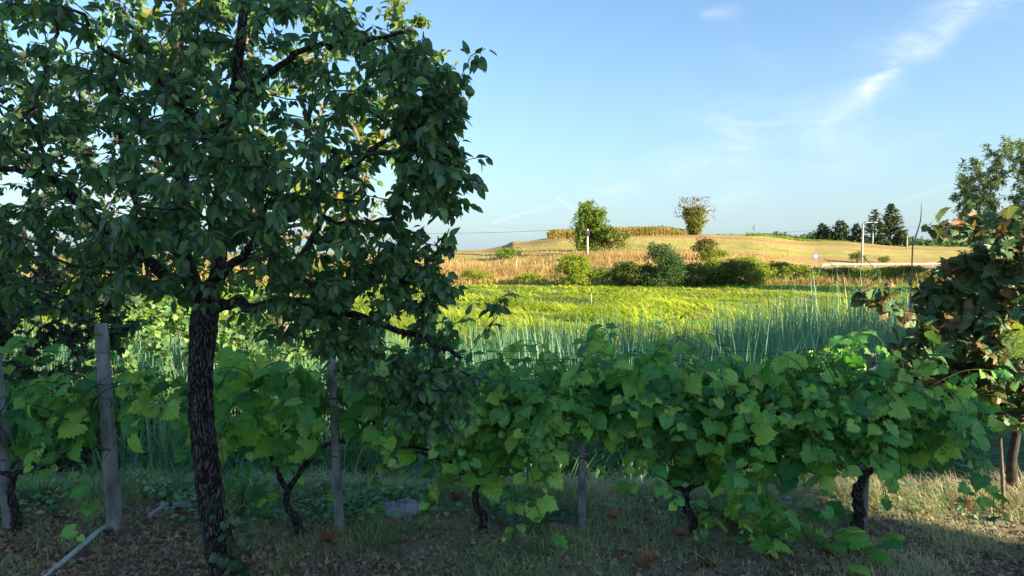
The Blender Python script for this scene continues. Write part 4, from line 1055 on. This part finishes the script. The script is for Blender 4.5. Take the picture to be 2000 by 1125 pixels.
# ---------------------------------------------------------------- poles, rail, sign
def pole(px, pybase, Y, top, r, label, arm, cat='utility pole'):
    c = P(px, pybase, Y); zb = gz(c[0], c[1]); t = P(px, top, Y)
    root = empty('utility_pole', (c[0], c[1], zb), label, cat)
    MB().tube([(c[0], c[1], zb - .3), (c[0], c[1], t[2])], [r, r * .7], 10).build('shaft', M_METAL, root)
    return root, t


r, t1 = pole(1147, 517, 112, 447, .22, 'pale utility pole in front of the green tree on the left of the hill', None)
MB().box((t1[0], t1[1], t1[2] - .25), (1.7, .12, .14)).build('crossarm', M_TWIG, r)
tb = MB().box((t1[0] - .1, t1[1] - .35, t1[2] - .75), (.9, .5, .8), bev=.05).build('transformer', M_TWIG, r)
for dx in (-.75, 0, .75): MB().tube([(t1[0] + dx, t1[1], t1[2] - .18), (t1[0] + dx, t1[1], t1[2] + .16)], [.07, .04], 6).build('insulator', M_TWIG, r)
st_ = MB().tube([(t1[0], t1[1], t1[2] - 1.2), (t1[0] + 3.2, t1[1] - 1, gz(t1[0] + 3.2, t1[1] - 1))], .02, 4).build('stay_wire', M_TWIG, r)
r, t2 = pole(1683, 518, 110, 437, .2, 'tall white lamp pole standing at the guardrail', None, 'lamp pole')
a2 = P(1715, 434, 110); MB().tube([t2 - (0, 0, .1), t2 + (.8, 0, .18), t2 + (1.9, 0, .25)], .06, 6).build('arm', M_METAL, r)
MB().box(t2 + np.array((2.2, 0, .24)), (.75, .3, .14), bev=.04).build('lamp_head', M_METAL, r)
r, t3 = pole(1704, 486, 170, 455, .2, 'short distant pole in front of the pointed conifer', None)
MB().box((t3[0], t3[1], t3[2] - .2), (1.3, .12, .12)).build('crossarm', M_TWIG, r)
r, t4 = pole(1771, 490, 160, 462, .16, 'thin distant pole right of the tallest conifer', None)
MB().box((t4[0], t4[1], t4[2] - .2), (1.1, .1, .1)).build('crossarm', M_TWIG, r)


def wire(a, b_, sag, r, label):
    u = np.linspace(0, 1, 30); p = a[None] * (1 - u[:, None]) + b_[None] * u[:, None]; p[:, 2] -= sag * 4 * u * (1 - u)
    o = MB().tube(p, r, 4, cap=False).build('power_line', M_TWIG); tag(o, label, 'power line')


wire(t1 - (0.7, 0, 0), P(640, 452, 150), .6, .025, 'thin power line running left from the utility pole')
wire(t1 + (0.7, 0, 0), t2 - (0, 0, .3), 1.2, .016, 'thin power line slung between the utility pole and the lamp pole')
wire(t2 + (0, 0, 0), P(1990, 440, 160), .8, .016, 'thin power line running right from the lamp pole')
# pylon
c = P(1473, 466, 600); t = P(1473, 440, 600)
r = empty('pylon', (c[0], c[1], c[2] - 3), 'small faint lattice pylon on the skyline', 'pylon'); mb = MB()
for sx_ in (-1, 1):
    for sy_ in (-1, 1): mb.tube([(c[0] + sx_ * 1.6, c[1] + sy_ * 1.6, c[2] - 3), (c[0] + sx_ * .25, c[1] + sy_ * .25, t[2])], .16, 4)
mb.build('mast', M_CONC, r)
for k, (u, w) in enumerate(((.72, 5.2), (.88, 3.6))): MB().box((c[0], c[1], c[2] + (t[2] - c[2]) * u), (w, .3, .3)).build('crossarm', M_CONC, r)

# guardrail
rail_px = [(1606, 524, 104), (1640, 520.5, 106), (1690, 517.5, 107), (1740, 516.5, 108), (1790, 515.5, 108.5), (1850, 514, 110), (1930, 512, 113), (2020, 510, 118)]
rp = np.array([P(*p) for p in rail_px]); rp = resample(rp, 40); zg = ground_z(rp[:, 0], rp[:, 1])
root = empty('guardrail', (rp[0][0], rp[0][1], zg[0]), 'pale steel guardrail along the outer side of the road bend', 'guardrail')
prof = [(0, -.16), (-.05, -.10), (0, -.03), (0, .03), (-.05, .10), (0, .16)]; V = []; T = []
for p, zz in zip(rp, zg): V += [(p[0], p[1] + a, zz + .62 + b_ * .8) for a, b_ in prof]
for i in range(39):
    for s_ in range(5): a = i * 6 + s_; T += [(a, a + 1, a + 7), (a, a + 7, a + 6)]
MB().add(V, T).build('rail', M_RAIL, root)
for i in range(0, 40, 3):
    MB().box((rp[i][0], rp[i][1] + .12, zg[i] + .32), (.12, .10, .8)).build('post', M_METAL, root, smooth=False)

# road sign
c = P(1593, 524, 100); t = P(1593, 500, 100); zb = gz(c[0], c[1])
root = empty('road_sign', (c[0], c[1], zb), 'small blue square road sign on a thin post', 'sign')
MB().tube([(c[0], c[1], zb - .2), (c[0], c[1], t[2] + .35)], .035, 6).build('post', M_METAL, root)
M_BLUE = solid_mat('sign blue', [(.3, (.12, .17, .36)), (.7, (.16, .21, .42))], scale=2, rough=.5, bump=0)
pl = MB().box((t[0], t[1] - .05, t[2]), (.72, .03, .72), bev=.02).build('sign_plate', M_BLUE, root, smooth=False)
M_WHITE = solid_mat('sign white', [(.3, (.6, .6, .6)), (.7, (.7, .7, .7))], scale=2, rough=.5, bump=0)
MB().box((t[0], t[1] - .075, t[2] - .02), (.34, .012, .34)).build('white_symbol', M_WHITE, root, smooth=False)

# stakes
for px_, b_, tp, Y, r_, lab in ((1155, 588, 573, 40, .035, 'white stake in the bright meadow grass'), (1008, 525, 510, 92, .07, 'pale stake at the foot of the straw slope'), (528, 905, 790, 6.4, .02, 'thin white stake behind the vines right of the pear trunk'),
                               (1961, 1003, 842, 5.0, .014, 'slender wooden stake under the autumn shrub'), (1780, 548, 462, 9.5, .012, 'bare upright stem with a broken top beside the autumn shrub')):
    a = P(px_, b_, Y); zt = P(px_, tp, Y)[2]; zb = gz(a[0], Y)
    lean = -.03 if Y == 5.0 else .0
    o = MB().tube([(a[0] - lean * 0, Y, zb - .05), (a[0] + lean, Y, (zb + zt) / 2), (a[0] + 2 * lean, Y, zt)], [r_, r_ * .9, r_ * .75], 7, bump=.05).build('stake' if 'stem' not in lab else 'bare_stem', M_GREYBARK if Y == 9.5 or Y == 5.0 else M_METAL)
    tag(o, lab, 'stake' if 'stem' not in lab else 'stem')
M_DEAD = solid_mat('dead reed stalk', [(.3, (.32, .25, .15)), (.7, (.48, .40, .26))], scale=12, rough=.8)
for (x0, y0), (x1, y1), lab in (((1745, 640), (1610, 505), 'long dead stalk leaning left over the reeds'), ((1760, 600), (1675, 490), 'second dead stalk leaning left toward the lamp pole'), ((1700, 600), (1590, 520), 'thin dead stalk leaning far left below the road sign'), ((1783, 480), (1800, 395), 'fine bare twig rising right of the broken stem')):
    a = P(x0, y0, 9.2); b2 = P(x1, y1, 9.0); md = (a + b2) / 2 + (.05, 0, .06); a0 = a.copy()
    if y0 > 550: a0 = np.array((a[0] + .5, 9.3, gz(a[0] + .5, 9.3)))
    o = MB().tube(resample([a0, a, md, b2], 12), np.linspace(.012, .004, 12), 5).build('dead_stalk', M_DEAD); tag(o, lab, 'stalk')

# ---------------------------------------------------------------- garden floor
def strew(n, y0, y1, u0, u1): 
    y = RNG.uniform(y0 ** .7, y1 ** .7, n) ** (1 / .7); return RNG.uniform(u0, u1, n) * y, y


x, y = strew(120000, 3.9, 6.0, -.84, .84); col = 1000 + F * x / y
nz = vnoise(x, y, .5, 50) * .6 + vnoise(x, y, .16, 51) * .4; bare = smooth(700, 250, col) * .0 + (1 - smooth(250, 800, col)) * .35
keep = RNG.random(len(x)) < np.clip((nz - .36 - bare * .5) * 2.4 + .9 * smooth(4.7, 5.3, y), .04, 1); x, y = x[keep], y[keep]
o = strew_blades('lawn_grass', [blades(2, 1, .3), blades(3, 1, .8), blades(3, 1, 1.2)], x, y, RNG.uniform(.03, .10, len(x)) * (.7 + .9 * vnoise(x, y, .3, 54)) * (1 + 1.1 * smooth(4.8, 5.4, y)), RNG.uniform(.003, .006, len(x)), RNG.uniform(0, 6.28, len(x)), RNG.uniform(0, .9, len(x)), np.clip(.5 * RNG.random(len(x)) + .55 * vnoise(x, y, .7, 52) + .28 * smooth(.9, 2.6, x), 0, 1), M_LAWN)
tag(o, 'short mixed green and dry grass on the garden floor', 'grass')
# low weeds, lush on the left beyond the posts
x, y = strew(26000, 4.5, 6.4, -.86, .84); col = 1000 + F * x / y
keep = RNG.random(len(x)) < np.clip((vnoise(x, y, .35, 60) - .35) * 3 * (1 - .75 * smooth(500, 900, col)) * smooth(4.6, 4.9, y), 0, 1); x, y = x[keep], y[keep]; n = len(x)
o = scatter(SMALL_LEAF, np.stack([x, y, ground_z(x, y) + RNG.uniform(.0, .17, n) * vnoise(x, y, .4, 66)], -1), frames(unit(n) * (1, 1, .4), unit(n) * .6 + (0, 0, 1.)), RNG.uniform(.03, .075, n), RNG.uniform(0, 1, n), 'ground_weeds', M_WEED, kind='stuff')
tag(o, 'low leafy weeds carpeting the ground beyond the posts', 'weeds')
# leaf litter
x, y = strew(16000, 3.85, 5.2, -.84, .84); col = 1000 + F * x / y
keep = RNG.random(len(x)) < np.clip(1.0 - .65 * smooth(300, 1100, col) + .6 * (vnoise(x, y, .4, 61) > .6), .15, 1) * (1 - .6 * smooth(4.7, 5.2, y)); x, y = x[keep], y[keep]; n = len(x)
o = scatter(ovate(.3, curl=.7, fold=.9, stalk=0), np.stack([x, y, ground_z(x, y) + RNG.uniform(.003, .02, n)], -1), frames(unit(n) * (1, 1, .3), unit(n) * .8 + (0, 0, .8)), RNG.uniform(.018, .05, n), RNG.beta(1.5, 2.2, n), 'leaf_litter', M_LITTER, kind='stuff')
tag(o, 'brown leaf litter under the pear tree', 'leaf litter')

# pears on the ground
places = [(8, 1012), (22, 1038), (12, 1062), (50, 990), (20, 1085), (38, 1075), (62, 1090), (90, 1080), (110, 1060), (60, 1110), (30, 1118), (140, 1105), (98, 1112), (180, 1050), (185, 1085), (130, 1040), (15, 1098),
          (350, 1044), (302, 1062), (542, 1070), (578, 1088), (588, 1090), (590, 1102), (604, 1108), (522, 1120), (316, 1116), (744, 1112), (757, 1115), (925, 1092), (938, 1096), (912, 998), (885, 1098), (665, 1082), (225, 1095), (262, 1080), (240, 1118)]
pear_spots = ['touching the left edge, uppermost of the corner pears', 'just in from the left edge, third highest in the corner', 'at the left edge, level with the lower pears of the corner', 'highest pear on bare soil near the left post', 'low in the corner, close to the left edge', 'low in the corner, second from the left edge', 'between the corner pears and the white pipe, upper one', 'right beside the white pipe, on its left', 'left of the white pipe near its far end, on litter', 'on the bottom left soil, third from the edge', 'at the very bottom of the left corner', 'right of the white pipe, lowest one near the bottom edge', 'at the bottom edge just left of the white pipe', 'close behind the far end of the white pipe', "on the litter a little right of the pipe's middle", "left of the pipe's far end beneath the wide post", 'at the left edge, near the bottom of the corner', "in front of the trunk's left side, near the weeds", 'far behind the litter between wide post and trunk', 'alone on litter between the vine base and the post', 'leftmost of the cluster left of the concrete post', 'second of the cluster left of the concrete post', 'third of the cluster, a little below the others', 'rightmost and lowest of the cluster near the post', 'close to the bottom edge right of the trunk', 'at the bottom edge just left of the trunk', 'in thin grass at the bottom edge, left one of a pair', 'in thin grass at the bottom edge, right one of a pair', 'in the grass below the dirt edge, upper of two', 'in the grass below the dirt edge, lower of two', 'on the dirt edge right of the ash heap', 'at the bottom edge right of the grass pair', 'on the litter at the foot of the concrete post', 'on litter midway between white pipe and trunk', 'below the foot of the wide concrete post', 'near the bottom edge midway between pipe and trunk']
for k, (a, b_) in enumerate(places):
    r_ = ray(a, b_); tt_ = (0.0 - EYE) / r_[2]; x_, y_ = r_[0] * tt_, r_[1] * tt_
    rot = RNG.random() < .45; o = bpy.data.objects.new('fallen_pear', pm_rot if rot else pm); COL.objects.link(o)
    sz = RNG.uniform(.034, .05); o.location = (x_, y_, gz(x_, y_) + sz * .38); o.scale = (sz,) * 3; o.rotation_euler = (RNG.uniform(1.2, 1.9), RNG.uniform(-.3, .3), RNG.uniform(0, 6.28))
    lab = ('brown rotting' if rot else 'pale green') + ' fallen pear ' + pear_spots[k]
    tag(o, lab, 'pear', 'pears fallen on the ground')

# big fallen leaves
lm = [raw_mesh('big_dry_leaf', v, t_, M_LITTER1) for v, t_ in (lobed(VINE_PTS, cup=1.3, fold=.3, seed=9, stalk=.1), lobed(MAPLE_PTS, cup=-1.1, fold=.35, seed=10, stalk=.1))]
leafs = [(640, 1078, 'large pale orange curled leaf at the foot of the post right of the pear trunk'), (650, 1068, 'orange leaf lying over another beside the same post foot'), (770, 1032, 'yellow-brown leaf below the grey ash heap'), (1205, 1025, 'reddish curled leaf just right of the thin middle post'), (1215, 1040, 'darker red leaf below the one beside the middle post'),
         (1340, 1055, 'flat pale leaf at the foot of the crooked vine trunk'), (1470, 1068, 'orange leaf in grass left of the leaf pile'), (1480, 1012, 'brown crumpled leaf on top of the pile between two vines'), (1495, 1022, 'brown leaf at the right of the pile between two vines'), (1465, 1026, 'brown leaf at the left of the pile between two vines'),
         (1213, 1100, 'orange leaf upright in the front grass below the middle post'), (1278, 1100, 'tan leaf in the front grass left of the crooked vine'), (1390, 1105, 'tan leaf in the front grass right of the crooked vine'), (1253, 1122, 'orange leaf at the very bottom edge'), (992, 1035, 'small red leaf in the grass left of the middle post'),
         (880, 990, 'dark red leaf on the dirt edge'), (1740, 985, 'dark red leaf in the sunny grass strip'), (1878, 988, 'dark red leaf standing in the grass near the slender stake'), (1620, 1085, 'reddish leaf among the trailing shoots'), (1555, 1060, 'pale crumpled leaf left of the leaning post'), (1505, 1095, 'curled brown leaf in front of the leaf pile')]
for k, (a, b_, lab) in enumerate(leafs):
    r_ = ray(a, b_); tt_ = -EYE / r_[2]; x_, y_ = r_[0] * tt_, r_[1] * tt_
    o = bpy.data.objects.new('dry_leaf', lm[k % 2]); COL.objects.link(o); o.location = (x_, y_, gz(x_, y_) + .04); s_ = RNG.uniform(.075, .12); o.scale = (s_,) * 3
    o.rotation_euler = (RNG.uniform(-.7, .5), RNG.uniform(-.5, .5), RNG.uniform(0, 6.28)); tag(o, lab, 'leaf', 'large dry leaves on the ground')


def gp(a, b_, up=0.0):
    r_ = ray(a, b_); tt_ = (-EYE + up) / r_[2]; return np.array((r_[0] * tt_, r_[1] * tt_, up))


# pipe, beams, ash, litter
pts = resample([gp(70, 1140, .03), gp(120, 1100, .03), gp(165, 1062, .035), gp(195, 1035, .04), gp(212, 1026, .035)], 24)
o = MB().tube(pts, .017, 10).build('plastic_pipe', M_PIPE); tag(o, 'grey-white plastic pipe lying from the left post toward the camera', 'pipe')
def drop(px, py, up=.03):
    for Y_ in np.arange(3.8, 14, .04):
        p_ = P(px, py, Y_)
        if p_[2] <= gz(p_[0], p_[1]) + up: return p_
    return p_
def beam(a, b_, w, h, label, name='timber_beam', mat=M_WOODG):
    d = b_ - a; L = np.linalg.norm(d); c_ = (a + b_) / 2; rz = math.atan2(d[1], d[0]); ti = -math.asin(d[2] / L)
    o = MB().box(c_, (L, w, h), rz=rz, tilt=(0, ti), bev=0).build(name, mat, smooth=False); tag(o, label, 'beam' if 'beam' in name else name)
beam(drop(170, 886), drop(298, 891), .09, .07, 'pale weathered beam lying level behind the wide left post')
beam(drop(292, 1008), drop(326, 986), .03, .03, 'short pale lath slanting in the weeds left of the pear trunk')
beam(drop(338, 986), drop(420, 989), .03, .035, 'pale lath lying level in the weeds, running behind the pear trunk')
V = []; T = []; c0 = gp(778, 1000); nr, na = 7, 26
for i in range(nr + 1):
    for j in range(na):
        a_ = j * 2 * math.pi / na; rr2 = i / nr * (1 + .12 * math.sin(3 * a_) + .06 * RNG.normal()); x_ = c0[0] + .20 * rr2 * math.cos(a_); y_ = c0[1] + .15 * rr2 * math.sin(a_)
        V.append((x_, y_, gz(x_, y_) + .07 * (1 - (i / nr) ** 2) * RNG.uniform(.8, 1.2) + .004 * (i < nr) - .01 * (i == nr)))
for i in range(nr):
    for j in range(na):
        a_, b_ = i * na + j, i * na + (j + 1) % na; T += [(a_, a_ + na, b_ + na), (a_, b_ + na, b_)]
o = MB().add(V, T).build('ash_heap', M_ASH); tag(o, 'small heap of grey ash on the ground right of the second post', 'ash heap')
V = []; c0 = gp(1540, 974, .03)
for i in range(4):
    for j in range(5): V.append(c0 + np.array(((j - 2) * .012, (i - 1.5) * .012, RNG.uniform(0, .02))))
T = [t_ for i in range(3) for j in range(4) for t_ in ((i * 5 + j, i * 5 + j + 1, i * 5 + j + 6), (i * 5 + j, i * 5 + j + 6, i * 5 + j + 5))]
o = MB().add(V, T).build('litter_scrap', M_WHITE, smooth=False); tag(o, 'small white scrap of paper in the grass beyond the vines', 'paper scrap')
for k, (a, b_, c_, d_, lab) in enumerate([(842, 945, 856, 985, 'bent pale stick leaning by the dirt edge'), (898, 945, 922, 972, 'pale stick crossing another under the dark vine leaves'), (915, 938, 905, 965, 'short pale stick crossing under the dark vine leaves'), (925, 935, 938, 985, 'thin grey stick upright under the vine leaves'), (1330, 1068, 1375, 1090, 'bent dry twig in front of the crooked vine')]):
    p0 = P(a, b_, 4.95); p1 = P(c_, d_, 4.9); 
    if k == 4: p0 = gp(a, b_, .03); p1 = gp(c_, d_, .02)
    o = MB().tube(resample([p0, (p0 + p1) / 2 + RNG.normal(0, .012, 3), p1], 6), .0045, 5).build('dry_stick', M_DEAD); tag(o, lab, 'stick')

# low leafy plants
def plant(a, b_, n_, size_, label, tpls, mat, ms, hgt=.16, spread=.12):
    c_ = gp(a, b_); c_[2] = gz(c_[0], c_[1]); root = empty('low_plant', tuple(c_), label, 'plant')
    p = c_ + np.stack([RNG.normal(0, spread, n_), RNG.normal(0, spread * .7, n_), RNG.uniform(.03, hgt, n_)], -1); ax = p - c_; ax[:, 2] *= .3
    mb = MB(); 
    for q_ in p[::2]: mb.tube([c_, (c_ + q_) / 2 + (0, 0, .03), q_], .0022, 4, cap=False)
    mb.build('stems', M_CANE, root, kind='stuff')
    place_leaves(root, p, frames(ax + RNG.normal(0, .03, p.shape), unit(n_) * .5 + (0, -.5, 1.)), RNG.uniform(.7, 1.3, n_) * size_, tpls, mat, ms, 300)
M_BLUE1 = leaf_mat('bluish weed leaf', [(0, (.06, .14, .10)), (1, (.14, .24, .18))], single=True, rough=.5)
plant(1060, 1025, 26, .06, 'bluish broad-leaved weed left of the middle post', VINE_LEAF[2:], M_BLUE1, M_BLUE1, .10)
plant(1590, 1085, 34, .10, 'vine seedling spreading in the grass before the leaning post', VINE_LEAF, M_VINE, M_VINE1, .22, .17)
plant(470, 1015, 60, .06, 'leafy weed growing at the right of the pear trunk', VINE_LEAF[2:], M_WEED, M_VINE1, .3, .09)
plant(700, 1005, 40, .05, 'leafy weed by the post between trunk and ash heap', VINE_LEAF[2:], M_WEED, M_VINE1, .15)
plant(1420, 1020, 22, .10, 'young vine shoot hanging beside the crooked vine trunk', VINE_LEAF, M_VINE, M_VINE1, .32, .06)
plant(80, 990, 70, .05, 'bushy low weed at the lower left under the plum tree', VINE_LEAF[2:], M_WEED, M_VINE1, .22, .16)
